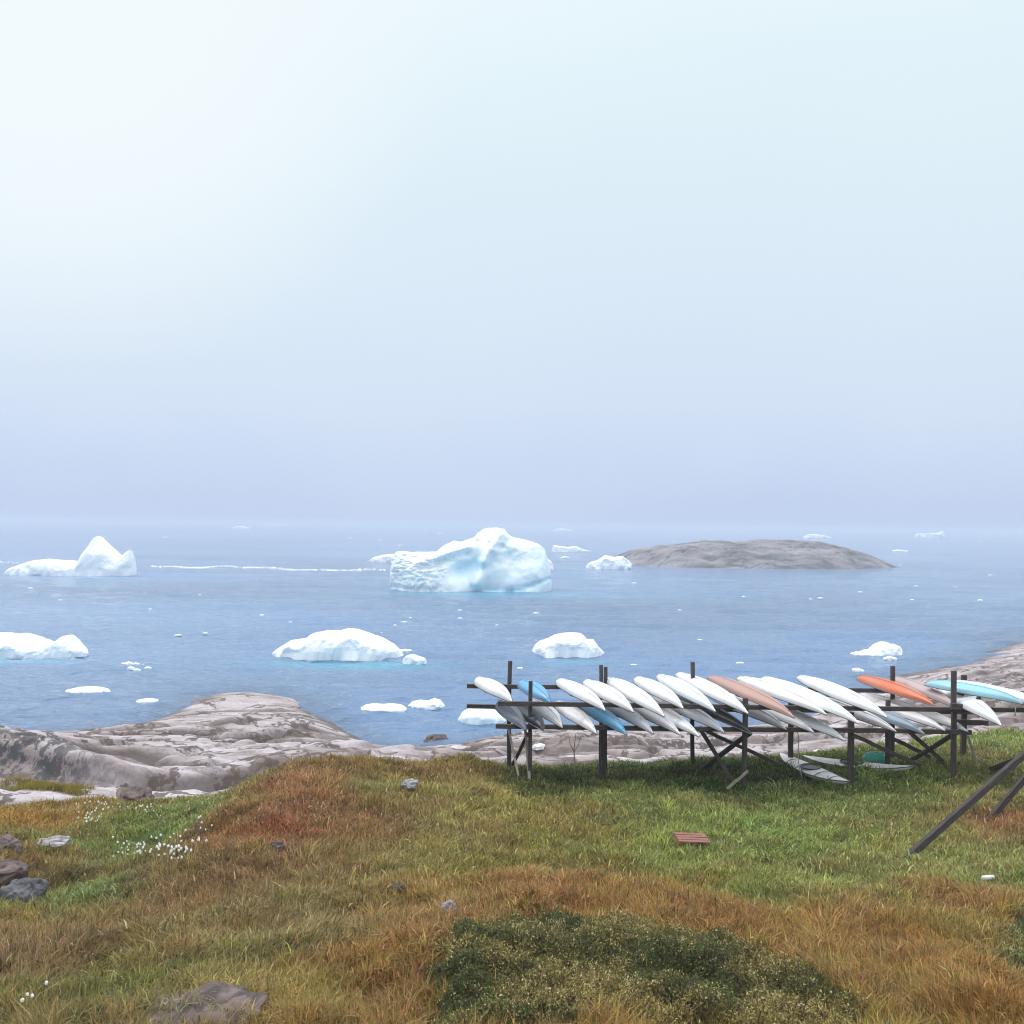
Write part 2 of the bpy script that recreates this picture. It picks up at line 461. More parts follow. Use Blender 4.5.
# meadow grass colour samples, with shade put into those under the rack: px, py, sRGB
gc = [(300,780,140,98,74),(260,805,136,88,66),(330,800,136,104,74),(290,835,142,78,54),(240,820,138,82,60),(320,800,138,88,64),(220,855,127,90,66),(170,890,126,98,74),(100,930,122,95,74),(30,965,124,98,78),(20,1000,112,108,58),
 (60,960,116,95,68),(200,930,122,106,72),(300,900,124,110,78),(250,960,122,114,74),(150,905,130,94,72),(230,880,130,96,72),(340,930,118,108,74),(300,1000,140,118,62),(140,1000,106,106,60),(10,925,122,88,38),(80,905,92,128,70),(110,885,98,122,78),
 (150,830,78,128,58),(170,842,86,132,62),(120,818,116,118,62),(60,822,154,116,56),(40,862,120,98,62),(90,860,116,95,62),(20,805,142,116,56),(205,825,126,110,76),(215,805,126,108,72),(225,792,124,104,70),(195,800,120,116,72),(185,812,112,118,68),(130,870,112,104,62),(160,872,118,104,66),
 (370,790,122,126,74),(400,770,124,98,58),(450,780,138,114,68),(430,830,132,126,74),(500,805,142,132,70),(480,860,132,122,62),(400,870,122,116,68),(380,835,138,104,74),(420,940,154,104,68),(400,1010,138,90,58),
 (500,895,150,102,60),(560,905,150,98,56),(560,862,120,118,58),(450,900,138,104,58),(580,778,40,64,28),(540,776,46,68,30),(620,774,46,70,30),(700,776,44,70,30),(760,784,42,68,28),(650,776,50,76,32),(640,800,118,128,66),(720,792,58,88,38),(800,780,46,78,34),(850,778,60,88,42),(850,800,112,124,68),(780,830,112,144,72),(700,862,118,134,68),  # lush green under the rack, darkened further for the rack's shade
 (600,842,114,118,58),(560,822,138,116,64),(850,832,130,134,74),(900,785,108,128,62),(950,805,126,122,74),(900,842,134,128,78),(1000,822,146,98,72),(1000,742,116,132,72),(960,752,124,122,74),(880,768,96,120,56),
 (850,890,120,128,70),(950,872,130,132,78),(780,906,92,112,52),(820,922,146,114,66),(700,915,150,102,56),(620,902,144,98,50),(950,912,154,108,66),(880,935,150,108,56),(900,980,160,114,60),(1000,990,156,108,54),
 (850,1005,138,110,58),(970,942,120,100,52),(1000,885,124,132,74),(520,785,96,104,50),(700,820,122,132,66),(470,770,136,112,66)]
def lin(c): 
    c = np.asarray(c, float) / 255
    return np.where(c <= 0.04045, c / 12.92, ((c + 0.055) / 1.055) ** 2.4)
def soil_point(px, py):
    """first hit of a pixel's ray with the soil sheet"""
    d = ray(px, py)
    D = np.linspace(6.5, 34, 300)
    k = D / d.y
    X, Y, Z = d.x * k, D, CAMZ + d.z * k
    hit = np.where(Z < soil_z(X, Y))[0]
    i = hit[0] if len(hit) else 299
    return float(X[i]), float(Y[i]), float(soil_z(X[i:i+1], Y[i:i+1])[0])
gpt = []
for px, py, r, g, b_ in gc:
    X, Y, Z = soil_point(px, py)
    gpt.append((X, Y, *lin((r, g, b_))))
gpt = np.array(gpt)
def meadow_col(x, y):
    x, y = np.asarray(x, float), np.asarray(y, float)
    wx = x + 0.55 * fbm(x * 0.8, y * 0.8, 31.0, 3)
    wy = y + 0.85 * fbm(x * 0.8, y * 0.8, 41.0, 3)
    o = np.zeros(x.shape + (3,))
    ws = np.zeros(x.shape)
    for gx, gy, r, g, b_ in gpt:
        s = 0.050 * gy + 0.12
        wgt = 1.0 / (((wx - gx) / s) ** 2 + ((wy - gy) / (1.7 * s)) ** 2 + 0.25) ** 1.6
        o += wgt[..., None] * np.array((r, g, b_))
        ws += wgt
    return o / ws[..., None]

# ------------------------------------------------------------------ ground sheets
def axis(segs):
    o = []
    for a, b_, n in segs: o.append(np.linspace(a, b_, n, endpoint=False))
    return np.concatenate(o + [[segs[-1][1]]])
ax_x = axis([(-34, -16, 60), (-16, 18, 340), (18, 36, 60)])
ax_y = axis([(-10, 5, 40), (5, 20, 200), (20, 34, 150)])
GX, GY = np.meshgrid(ax_x, ax_y)
GZ = soil_z(GX, GY)
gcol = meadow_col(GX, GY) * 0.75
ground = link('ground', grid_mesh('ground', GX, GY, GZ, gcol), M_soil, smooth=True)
tag(ground, 'grassy hummocky slope running down to the rocks', 'ground', kind='structure')

ax_x = axis([(-60, -30, 60), (-30, 45, 620), (45, 90, 90)])
ax_y = axis([(14, 62, 520), (62, 125, 200)])
GX, GY = np.meshgrid(ax_x, ax_y)
GZ, c1, c2, zb = rock_parts(GX, GY)
pxl = 512 + F * GX / np.maximum(GY, 1)
lich = np.exp(-((GX + 15.2) / 3.0) ** 4 - ((GY - 30.0) / 3.6) ** 4)
stain = np.clip(c1 * 1.0 + c2 * 0.85, 0, 1) * sstep(-0.8, 0.0, fbm(GX * 0.2, GY * 0.2, 8.0, 3)) + 0.30 * sstep(0.15, 0.5, fbm(GX * 0.25, GY * 0.5, 14.0, 4))
wet = 1 - sstep(0.02, 0.25, GZ + 0.12 * fbm(GX * 0.6, GY * 0.6, 4.0, 2))
rcol = np.stack([np.clip(stain * 0.8, 0, 0.72), np.clip(lich, 0, 0.9), wet * 0.9], -1)
rock = link('rocky_shore', grid_mesh('rocky_shore', GX, GY, GZ, rcol), M_rock, smooth=True)
tag(rock, 'pale pinkish glacier-smoothed rock shelving into the sea', 'rock', kind='structure')

# ------------------------------------------------------------------ sea
M_sea, t, b = new_mat('sea water')
t.links.new(attr(t), b.inputs['Base Color'])
b.inputs['Roughness'].default_value = 0.12
b.inputs['IOR'].default_value = 1.333
g = t.nodes.new('ShaderNodeNewGeometry')
def wn(scale, st, rot, det=3):
    mm = t.nodes.new('ShaderNodeMapping'); mm.inputs['Scale'].default_value = st; mm.inputs['Rotation'].default_value = (0, 0, rot)
    t.links.new(g.outputs['Position'], mm.inputs[0])
    n = t.nodes.new('ShaderNodeTexNoise'); n.inputs['Scale'].default_value = scale; n.inputs['Detail'].default_value = det; n.inputs['Roughness'].default_value = 0.6
    t.links.new(mm.outputs[0], n.inputs['Vector'])
    return n.outputs[0]
m1 = t.nodes.new('ShaderNodeMath'); m1.operation = 'ADD'
t.links.new(wn(1.5, (0.3, 1, 1), 0.08, 5), m1.inputs[0])
t.links.new(wn(0.12, (0.4, 1, 1), -0.3, 4), m1.inputs[1])
bump(t, m1.outputs[0], b, 0.9, 0.5)

th = np.radians(axis([(-72, -36, 90), (-36, 36, 1150), (36, 72, 90)]))
invD = np.concatenate([np.linspace(1 / 22.0, 1 / 42.0, 60, endpoint=False), np.linspace(1 / 42.0, 1 / 6000.0, 400)])
Ds = 1 / invD
dDs = np.gradient(Ds)
TH, DD = np.meshgrid(th, Ds)
WX, WY = np.tan(TH) * DD, DD
H = np.zeros_like(WX)
wr = np.random.default_rng(11)
for k in range(46):
    lam = 0.55 * 1.085 ** k
    ang = wr.normal(-1.75, 0.38)
    ph = wr.uniform(0, 6.28)
    amp = 0.0135 * lam ** 0.72 * (1.7 if lam < 1.3 else 1.25 if lam < 2.5 else 1.0) * (0.75 if lam > 5 else 1) * (0.5 if lam > 10 else 1)
    att = np.clip(lam / (2.6 * dDs) - 0.35, 0, 1)[:, None]
    kx, ky = math.cos(ang) * 6.283 / lam, math.sin(ang) * 6.283 / lam
    H += amp * att * np.sin(kx * WX + ky * WY + ph)
H *= 0.75 + 0.5 * fbm(WX * 0.03, WY * 0.03, 1.0, 2)
scol = np.ones(WX.shape + (3,)) * np.array((0.14, 0.235, 0.395))
patch = fbm(WX * 0.012, WY * 0.02, 2.0, 3)
scol *= (1 + 0.25 * patch)[..., None]
def tint(px, py, rx, ry, c, amt):
    global scol
    p = PZ(px, py, 0)
    g_ = amt * np.exp(-((WX - p.x) / rx) ** 2 - ((WY - p.y) / ry) ** 2)
    scol = scol * (1 - g_[..., None]) + np.array(c) * g_[..., None]
TQ = (0.10, 0.42, 0.58)
tint(470, 594, 11.5, 5.5, TQ, 0.6)          # submerged foot of the big berg, seen through the water
tint(575, 595, 8, 1.6, TQ, 0.55)
tint(105, 578, 5, 3, TQ, 0.6)
tint(370, 664, 5.0, 2.0, TQ, 0.6)
tint(330, 664, 5.0, 2.0, TQ, 0.4)
tint(10, 662, 5.0, 2.2, TQ, 0.55)
tint(570, 662, 3, 1.5, TQ, 0.35)
# shallow bottom showing near the shore
sh = sstep(-1.1, 0.0, np.where((WY < 130) & (WY > 20), rock_rbf(np.clip(WX, -60, 90), np.clip(WY, 14, 125)), -5))
scol = scol * (1 - 0.35 * sh[..., None]) + np.array((0.05, 0.07, 0.09)) * 0.35 * sh[..., None]
sea = link('sea', grid_mesh('sea', WX, WY, H, scol), M_sea, smooth=True)
tag(sea, 'rippled grey-blue sea fading into mist', 'sea', kind='structure')

# ------------------------------------------------------------------ haze
def box_mesh(name, x0, x1, y0, y1, z0, z1):
    v = [(x, y, z) for x in (x0, x1) for y in (y0, y1) for z in (z0, z1)]
    f = [(0, 1, 3, 2), (4, 6, 7, 5), (0, 4, 5, 1), (2, 3, 7, 6), (0, 2, 6, 4), (1, 5, 7, 3)]
    me = bpy.data.meshes.new(name)
    me.from_pydata(v, [], f)
    me.update()
    return me
M_haze = bpy.data.materials.new('sea mist')
M_haze.use_nodes = True
t = M_haze.node_tree
t.nodes.clear()
o_ = t.nodes.new('ShaderNodeOutputMaterial')
pv = t.nodes.new('ShaderNodeVolumePrincipled')
pv.inputs['Color'].default_value = (0.73, 0.795, 0.90, 1)
pv.inputs['Density'].default_value = 0.0010
pv.inputs['Anisotropy'].default_value = 0.0
t.links.new(pv.outputs[0], o_.inputs['Volume'])
hz = link('haze', box_mesh('haze', -19000, 19000, -30, 6050, -9, 12.6), M_haze)
tag(hz, 'thin sea mist over the water', 'haze', kind='stuff')

# ------------------------------------------------------------------ icebergs
def berg(name, sil, base_y, depth, label, group=None, mat=None, rough=0.12, k=0.45, nu=90, nv=60, feat=None, seed=0, cat='iceberg'):
    """sil: skyline pixels from left to right; the body is lofted with its own depth around it."""
    mat = mat or M_ice
    xs = np.array([p[0] for p in sil], float)
    ys = np.array([p[1] for p in sil], float)
    xm = (xs[0] + xs[-1]) / 2
    front = PZ(xm, base_y, 0)
    Dc = front.y + depth * 0.5
    pts = [PD(x, y, Dc) for x, y in sil]
    WXs = np.array([p.x for p in pts]); Hs = np.maximum(np.array([p.z for p in pts]), 0.02)
    wd = WXs[-1] - WXs[0]
    if not feat: nu, nv = int(nu * 0.55), int(nv * 0.6)
    u = (1 - np.cos(np.linspace(0, math.pi, nu))) / 2
    u = 0.5 * u + 0.5 * np.linspace(0, 1, nu)
    X = WXs[0] + u * wd
    top = np.interp(X, WXs, Hs)
    e = np.clip(1 - np.abs(2 * u - 1) ** 3.5, 0, 1) ** 0.5
    tops = np.convolve(np.pad(top, 6, mode='edge'), np.ones(13) / 13, 'valid')
    bb = depth * 0.5 * (0.35 + 0.65 * np.clip(tops / max(Hs.max() * 0.6, .01), 0, 1)) * e + 0.01
    th_ = np.linspace(-0.25, math.pi + 0.25, nv)
    c_, s_ = np.cos(th_), np.sin(th_)
    U, C = np.meshgrid(u, c_, indexing='ij')
    _, Sn = np.meshgrid(u, s_, indexing='ij')
    Y = -np.sign(C) * np.abs(C) ** 0.8 * bb[:, None]
    Z = np.sign(Sn) * np.abs(Sn) ** k * top[:, None]
    Z = np.where(Sn < 0, -np.abs(Sn) * max(Hs.max() * 0.4, 0.3), Z)
    XX = np.repeat(X[:, None], nv, 1)
    hm = Hs.max()
    sc = 1.0 / hm
    ns = fbm(XX * sc * 1.1 + seed, Y * sc * 1.1, Z * sc * 1.3 + seed, 5, 0.55)
    amt = rough * hm
    nz_ = fbm(XX * sc * 2 + 9 + seed, Y * sc * 2, Z * sc * 2, 4, 0.5)
    rid = 0.6 - 2.8 * np.abs(noise(XX * sc * 1.15 + seed * 3, Y * sc * 1.5, Z * sc * 1.3)) + 0.15 - 0.6 * np.abs(noise(XX * sc * 4 + seed * 3, Y * sc * 3, Z * sc * 4))
    Y = Y - amt * 1.3 * rid * np.sign(C) * np.abs(C) ** 0.5 * np.minimum(1, bb[:, None] / (0.3 * hm + .01))
    Y = Y + amt * ns * np.abs(C) * 1.2 * np.minimum(1, bb[:, None] / (0.3 * hm + .01))
    # keep the skyline at the crest, roughen the flanks
    fl = np.clip(1 - Sn, 0, 1)
    jag = rough * hm * 0.28 * (fbm(XX * sc * 7 + seed, Y * sc * 7, seed + 0.5, 3, 0.6) - 0.15)
    Z = Z + jag * (Sn > 0.2)
    Y = Y + amt * 0.25 * fbm(XX * sc * 6, Z * sc * 6, seed + 3.3, 3, .6) * np.minimum(1, bb[:, None] / (0.3 * hm + .01))
    Z = Z + amt * nz_ * fl * (Sn > 0) * 0.9 + 0.12 * amt * noise(XX * sc * 9, Y * sc * 2, seed) * (Sn > 0)
    XX = XX + amt * 0.3 * fbm(XX * sc * 2.2, Y * sc * 2.2, Z * sc * 2.2 + 40 + seed, 3) * fl
    colr = np.zeros(XX.shape + (3,))
    if feat: XX, Y, Z, colr = feat(XX, Y, Z, U, C, Sn, colr, top, bb, X, Dc)
    o = link(name, grid_mesh(name, XX - (X[0] + wd / 2), Y, Z, colr), mat, smooth=False)
    me = o.data
    me.polygons.foreach_set('use_smooth', np.full(len(me.polygons), bool(feat)))
    o.location = (X[0] + wd / 2, Dc, 0)
    return tag(o, label, cat, group)

def seg_dist(px, py, x0, y0, x1, y1):
    dx, dy = x1 - x0, y1 - y0
    tt = np.clip(((px - x0) * dx + (py - y0) * dy) / (dx * dx + dy * dy), 0, 1)
    return np.hypot(px - x0 - tt * dx, py - y0 - tt * dy), (px - x0) * dy - (py - y0) * dx
def big_feat(XX, Y, Z, U, C, Sn, colr, top, bb, X, Dc):
    # pixel-like coordinates of each point on the front face, in the berg's own plane
    ppx = 512 + F * XX / Dc
    ppy = 524 + 12 * (ppx - 512) / 1024 + F * (CAMZ - Z) / Dc
    front = (C > 0) & (Z > -0.3)
    fr = np.where(front, 1.0, 0.0) * np.clip(C * 3, 0, 1)
    def band(x0, y0, x1, y1, wdt): 
        d, s = seg_dist(ppx, ppy, x0, y0, x1, y1)
        return np.exp(-(d / wdt) ** 2), s
    # ridge running down from the peak
    g1, _ = band(500, 533, 484, 560, 5); Y = Y - 1.6 * g1 * fr
    g1, _ = band(484, 560, 480, 582, 6); Y = Y - 1.5 * g1 * fr
    # hollow left of it
    g2, _ = band(462, 568, 479, 561, 8); Y = Y + 1.9 * g2 * fr
    g2b, _ = band(440, 562, 475, 548, 5); Y = Y + 0.8 * g2b * fr
    g2c, _ = band(425, 560, 470, 545, 3); Y = Y - 0.7 * g2c * fr
    # broad smooth bowl on the right face
    g3, _ = band(515, 560, 540, 552, 14); Y = Y + 1.5 * g3 * fr
    # tilted old waterline notch, right side and left side
    g4, _ = band(474, 583, 512, 588, 2.2); Y = Y + 0.6 * g4 * fr
    g5, _ = band(508, 589, 550, 577, 2.0); Y = Y + 0.5 * g5 * fr
    g6, _ = band(394, 585, 440, 587, 2.0); Y = Y + 0.7 * g6 * fr
    # pits near the summit
    for cx, cy, rr, dd in ((478, 540, 2.2, 1.0), (490, 542, 2.0, .8), (503, 545, 2.5, .9), (487, 534, 2, -.6), (508, 536, 3, -.7), (497, 550, 4, -.9), (470, 552, 4, .7)):
        g7 = np.exp(-((ppx - cx) ** 2 + (ppy - cy) ** 2) / rr ** 2); Y = Y + dd * g7 * fr
    # rough scalloped left half
    lf = sstep(470, 430, ppx) * fr
    Y = Y + 0.6 * lf * np.abs(fbm(ppx * 0.07 + ppy * 0.09, ppy * 0.17 - ppx * 0.03, 3.0, 5, .55)) - 0.3 * lf
    Y = Y + (0.03 + 0.14 * lf) * fr * fbm(ppx * 0.16, ppy * 0.3, 8.0, 4)
    blue = np.clip(1.0 * g4 + 0.8 * g5 + 0.45 * g2 + 0.25 * g6 + 0.10 * g3, 0, 0.8) * fr
    below = sstep(586, 591, ppy) * fr * sstep(470, 500, ppx)
    blue = np.clip(blue + 0.45 * below, 0, 0.75)
    colr[..., 0] = blue
    return XX, Y, Z, colr
big_sil = [(390,576),(391,556),(396,552),(404,551),(412,553),(424,552),(436,552),(443,546),(450,543),(454,541),(460,542),(468,540),(474,538),(478,533),(484,529),(490,528),(497,528),(504,529),(508,534),(512,537),(520,539),(532,541),(540,545),(545,549),(547,556),(550,566),(552,584)]
berg('iceberg', big_sil, 592, 14, 'largest pale blue iceberg with a knobbly peak in the middle of the sea', mat=M_ice_blue, rough=0.04, k=0.55, nu=260, nv=200, feat=big_feat, seed=1)
berg('iceberg', [(5,573),(8,569),(18,565),(35,560),(50,559),(62,560),(78,561),(86,561),(87.5,552),(91,547),(95,541),(98,535.5),(101,539),(108,545),(115,551),(121,558),(126,553),(131,549.5),(134,558),(136,574)], 576, 9,
     'white iceberg with a tall pointed fin beside a low flat shelf, far left', rough=0.05, k=0.7, seed=2, nu=160)
berg('iceberg', [(-60,652),(-40,640),(-15,634),(0,633),(12,635),(20,634),(30,637),(40,642),(50,645),(55,642),(62,640),(66,635),(70,638),(75,645),(84,649),(88,655)], 658, 5,
     'white iceberg cut off by the left edge of the view', rough=0.08, k=0.45, seed=3, nu=160)
berg('iceberg', [(271,654),(280,647),(290,641),(305,639),(312,634),(325,631),(340,631),(346,629),(356,630),(362,632),(372,636),(382,639),(393,645),(400,651),(404,658)], 660, 5.5,
     'long white domed iceberg left of centre, between the big berg and the shore', rough=0.07, k=0.4, seed=4, nu=160)
berg('ice_floe', [(402,661),(406,656),(412,654),(418,656),(425,658),(427,663)], 664, 1.2, 'small white ice lump at the right tip of the long domed iceberg', seed=5, nu=50, nv=30, cat='ice lump')
berg('ice_floe', [(396,651),(404,649),(412,650)], 652, 0.9, 'flat turquoise ice sliver behind the long domed iceberg', seed=6, nu=40, nv=24, mat=M_ice_blue, cat='ice lump')
berg('iceberg', [(531,655),(535,645),(541,641),(549,639),(556,635),(562,634),(572,633),(582,634),(585,637),(588,640),(594,640),(599,647),(604,652),(606,656)], 658, 4.5,
     'rounded white iceberg just behind the left end of the kayak rack', rough=0.07, k=0.35, seed=7, nu=120)
berg('iceberg', [(849,655),(856,652),(862,652),(868,650),(872,650),(877,645),(882,642),(887,642),(890,646),(894,644),(899,646),(902,653)], 657, 2.6,
     'small jagged white iceberg with a lump at its right, beyond the orange kayak', rough=0.08, k=0.5, seed=8, nu=90)
berg('ice_floe', [(883,658),(890,656),(897,658)], 660, 0.6, 'thin ice sliver just below the small jagged iceberg', seed=9, nu=30, nv=20, cat='ice lump')
berg('iceberg', [(586,566),(590,562),(598,560),(605,555),(614,557),(622,556),(628,560),(632,564)], 569, 4.5,
     'small low white iceberg floating off the left end of the island', rough=0.09, k=0.5, seed=10, nu=90)
berg('iceberg', [(368,561),(374,557),(382,555),(392,554),(400,556)], 562, 4, 'low white ice hump touching the left side of the largest iceberg', rough=0.06, seed=11, nu=60)
berg('iceberg', [(552,550),(553,545),(560,546),(568,547),(576,546),(582,549),(590,551)], 552, 4, 'flat white iceberg right behind the largest iceberg', rough=0.06, seed=12, nu=60)
berg('iceberg', [(560,558),(564,556),(570,557)], 558.6, 1.5, 'small ice bit between the largest iceberg and the island', rough=0.06, seed=13, nu=30, nv=24, cat='ice lump')
berg('iceberg', [(545,563),(548,559),(552,562),(554,569)], 571, 2.0, 'little white ice knob at the right corner of the largest iceberg', rough=0.06, seed=14, nu=30, nv=24, cat='ice lump')
FARG = 'icebergs faint on the misty horizon'
berg('iceberg', [(231,528),(236,526.5),(243,526),(250,528)], 528.8, 12, 'faint low iceberg on the horizon, leftmost of the misty row', FARG, seed=15, nu=40, nv=24)
berg('iceberg', [(264,525),(268,523.4),(278,523.2),(286,525)], 526.2, 14, 'flat bright iceberg on the horizon above the gap left of the largest berg', FARG, seed=16, nu=40, nv=24)
berg('iceberg', [(553,530.5),(558,528.4),(566,528.6),(574,530.5)], 531.6, 12, 'faint low iceberg on the horizon right behind the big peak', FARG, seed=17, nu=40, nv=24)
berg('iceberg', [(803,537),(808,534.3),(816,534),(824,535.5),(832,537.5)], 538.5, 10, 'low white iceberg just beyond the crest of the island', FARG, seed=18, nu=40, nv=24)
berg('iceberg', [(914,536.5),(917,533.5),(930,533),(938,532.8),(941,531),(944,532),(945,536.5)], 538.3, 9, 'flat topped misty iceberg right of the island', FARG, seed=19, nu=50, nv=24)
berg('ice_floe', [(892,550.5),(898,549.5),(908,550.6)], 551.8, 3, 'thin white floe between the island and the flat topped iceberg', seed=20, nu=30, nv=20, cat='ice lump')
# floes near the shore
berg('ice_floe', [(359,710),(364,706),(372,705),(380,706),(390,705),(400,706),(407,709)], 713, 1.9, 'flat white floe off the rocks, left of a pair', 'two floes off the rocks', k=0.4, seed=21, nu=60, nv=40, cat='ice floe')
berg('ice_floe', [(408,706),(412,702),(420,701),(427,702),(434,699),(440,701),(445,706)], 709, 1.7, 'lumpy white floe off the rocks, right of a pair', 'two floes off the rocks', k=0.4, seed=22, nu=60, nv=40, cat='ice floe')
berg('iceberg', [(458,719),(462,713),(468,710),(478,709),(490,710),(500,714),(506,722)], 725, 2.4, 'smooth pale blue ice block behind the left end of the kayak rack', mat=M_ice_blue, k=0.35, rough=0.04, seed=23, nu=70, nv=50, cat='ice block')
berg('ice_floe', [(66,690),(76,688),(88,687),(98,688),(109,691),(110,693)], 695, 1.6, 'low white ice floe awash left of the rocky point', k=0.4, seed=24, nu=60, nv=40, cat='ice floe')
berg('ice_floe', [(54,666),(58,664),(68,665)], 667, 1.0, 'small ice scrap below the iceberg at the left edge', seed=25, nu=30, nv=24, cat='ice lump')
berg('ice_floe', [(137,700),(148,699),(158,700.5)], 703, 1.0, 'thin strip of ice beside the rocky point', seed=26, nu=30, nv=24, cat='ice lump')
o = berg('ice_floe', [(163,726),(166,722),(170,724),(173,728)], 729, 0.8, 'little white ice cube stranded at the edge of the rocks', seed=27, nu=26, nv=24, cat='ice lump')
berg('ice_floe', [(852,669),(858,668),(864,670)], 672, 0.8, 'small flat floe left of the orange kayak', seed=28, nu=26, nv=24, cat='ice lump')
for i, (x, y) in enumerate([(124,664),(131,668),(136,664),(143,666),(129,663),(137,670),(148,668)]):
    berg('brash_ice', [(x - 4, y), (x - 1, y - 1.8), (x + 4, y)], y + 0.9, 0.5, 'ice scrap in the loose cluster between the left edge iceberg and the domed one', 'cluster of ice scraps', seed=30 + i, nu=14, nv=12, cat='ice scrap')
br = np.random.default_rng(5)
brash = [(448,556),(380,540),(497,625),(410,618),(395,625),(436,608),(540,608),(536,613),(460,618),(381,633),(415,612),(404,622),(744,597),(811,599),(820,598),(860,592),(916,586),(955,587),(912,600),(150,609),(200,595),(290,622),(178,635),(205,633),(240,620),(340,603),(262,615),(300,640),(705,565),(735,565),(745,565),(828,566),(900,565),(990,575),(634,583),(680,610),(460,610),(660,625),(700,640),(980,600),(30,588),(60,600),(145,593),(520,668),(445,655),(634,665),(740,663),(165,537),(440,533),(400,545),(350,538),(105,524),(980,540)]
for i, (x, y) in enumerate(brash):
    s = br.uniform(0.7, 1.5) * (1 + (y - 540) / 200)
    berg('brash_ice', [(x - s * 1.8, y), (x - s * br.uniform(-.6, .6), y - s * 0.45), (x + s * 1.8, y)], y + 0.5, s * 0.12 + 0.3, 'tiny white scrap of ice adrift on open water', 'scattered scraps of drifting ice', seed=50 + i, nu=12, nv=12, cat='ice scrap')

# line of foam and brash drifting along a current edge
pts_, fl_ = [], []
for k in range(760):
    if k < 580:
        tt = br.random(); x = 150 + 235 * tt; y = 565.2 + 5.0 * tt + 0.9 * math.sin(x * 0.045) + 0.5 * math.sin(x * 0.13 + 1) + br.normal(0, 0.25 + 0.25 * abs(math.sin(x * .03)))
    else:
        tt = br.random(); x, y = -60 + 80 * tt, 560.5 + 2 * tt + br.normal(0, 0.35)
    p = PZ(x, y, 0.10)
    r0 = br.uniform(0.03, 0.13)
    n = len(pts_)
    for a in range(6):
        an = a * math.pi / 3
        pts_.append((p.x + r0 * 1.8 * math.cos(an), p.y + r0 * 1.2 * math.sin(an), -0.06))
    pts_.append((p.x, p.y, 0.10 + r0 * 0.35))
    for a in range(6): fl_ += [n + a, n + (a + 1) % 6, n + 6]
o = link('foam_line', raw_mesh('foam_line', np.array(pts_), np.array(fl_), np.full(len(fl_) // 3, 3), np.zeros((len(pts_), 3))), M_ice)
tag(o, 'long thin line of foam and ice crumbs across the water left of the big iceberg', 'foam line', kind='stuff')

# ------------------------------------------------------------------ island
isl = [(600,561),(614,557),(624,553),(632,550),(650,546.5),(668,545),(690,543),(705,540.5),(717,541.5),(735,542.5),(755,540.5),(775,541),(790,540.5),(805,541),(820,542),(835,545),(850,549),(865,554),(880,560),(896,566)]
Dc = 262.0
P0 = [PD(x, y, Dc) for x, y in isl]
IX = np.array([p.x for p in P0]); IH = np.maximum([p.z for p in P0], 0.05)
IH[0] = 0.1; IH[-1] = 0.05
gx, gy = np.meshgrid(np.linspace(IX[0] - 1, IX[-1] + 1, 420), np.linspace(-24, 24, 200))
top = np.interp(gx, IX, IH)
e = np.clip(1 - np.abs((gx - gx.min()) / (gx.max() - gx.min()) * 2 - 1) ** 2.2, 0, 1) ** 0.8
hb = (20.0 * e + 0.3) * (1 + 0.16 * fbm(gx * 0.06, gx * 0, 2.0, 3))
tt = np.clip(np.abs(gy) / hb, 0, 1.6)
Zi = top * np.clip(1 - tt ** 2.0, -1, 1)
Zi = Zi + sstep(1.15, 0.7, tt) * e * (1.2 * fbm(gx * 0.09 + gy * 0.05, gy * 0.2, 3.0, 5, .55) + 0.8 * np.abs(noise(gx * 0.16 + gy * 0.12, gy * 0.32, 8.0)) - 0.9 * np.exp(-(noise(gx * 0.10 - gy * 0.06, gy * 0.2, 12.0) / 0.06) ** 2)) * np.clip(0.25 + tt, 0, 1)
Zi = np.where(tt >= 1, -1.0 * (tt - 1) * 3 - 0.1, Zi)
o = link('island', grid_mesh('island', gx, gy, Zi), M_isle, smooth=True)
o.location = (0, Dc, 0)
tag(o, 'low bare grey rock island lying in the sea', 'island', kind='structure')

# ------------------------------------------------------------------ grass
SHRUB_A = [(428,965),(440,940),(462,924),(480,930),(520,924),(560,916),(600,930),(650,935),(700,945),(750,955),(790,965),(830,980),(845,1000),(850,1022),(880,1075),(700,1110),(430,1110),(424,1000)]
SHRUB_B = [(1000,925),(1020,912),(1060,905),(1100,930),(1100,990),(1040,1000),(1010,985),(1000,960)]
SHRUB_POLYS = [np.array([soil_point(x, y)[:2] for x, y in q]) for q in (SHRUB_A, SHRUB_B)]
def inside(poly, X, Y, shrink=0.0):
    ins = np.zeros(len(X), bool)
    c = poly.mean(0)
    for i in range(len(poly)):
        a, b_ = poly[i], poly[(i + 1) % len(poly)]
        ins ^= ((a[1] > Y) != (b_[1] > Y)) & (X < (b_[0] - a[0]) * (Y - a[1]) / (b_[1] - a[1] + 1e-9) + a[0])
    return ins
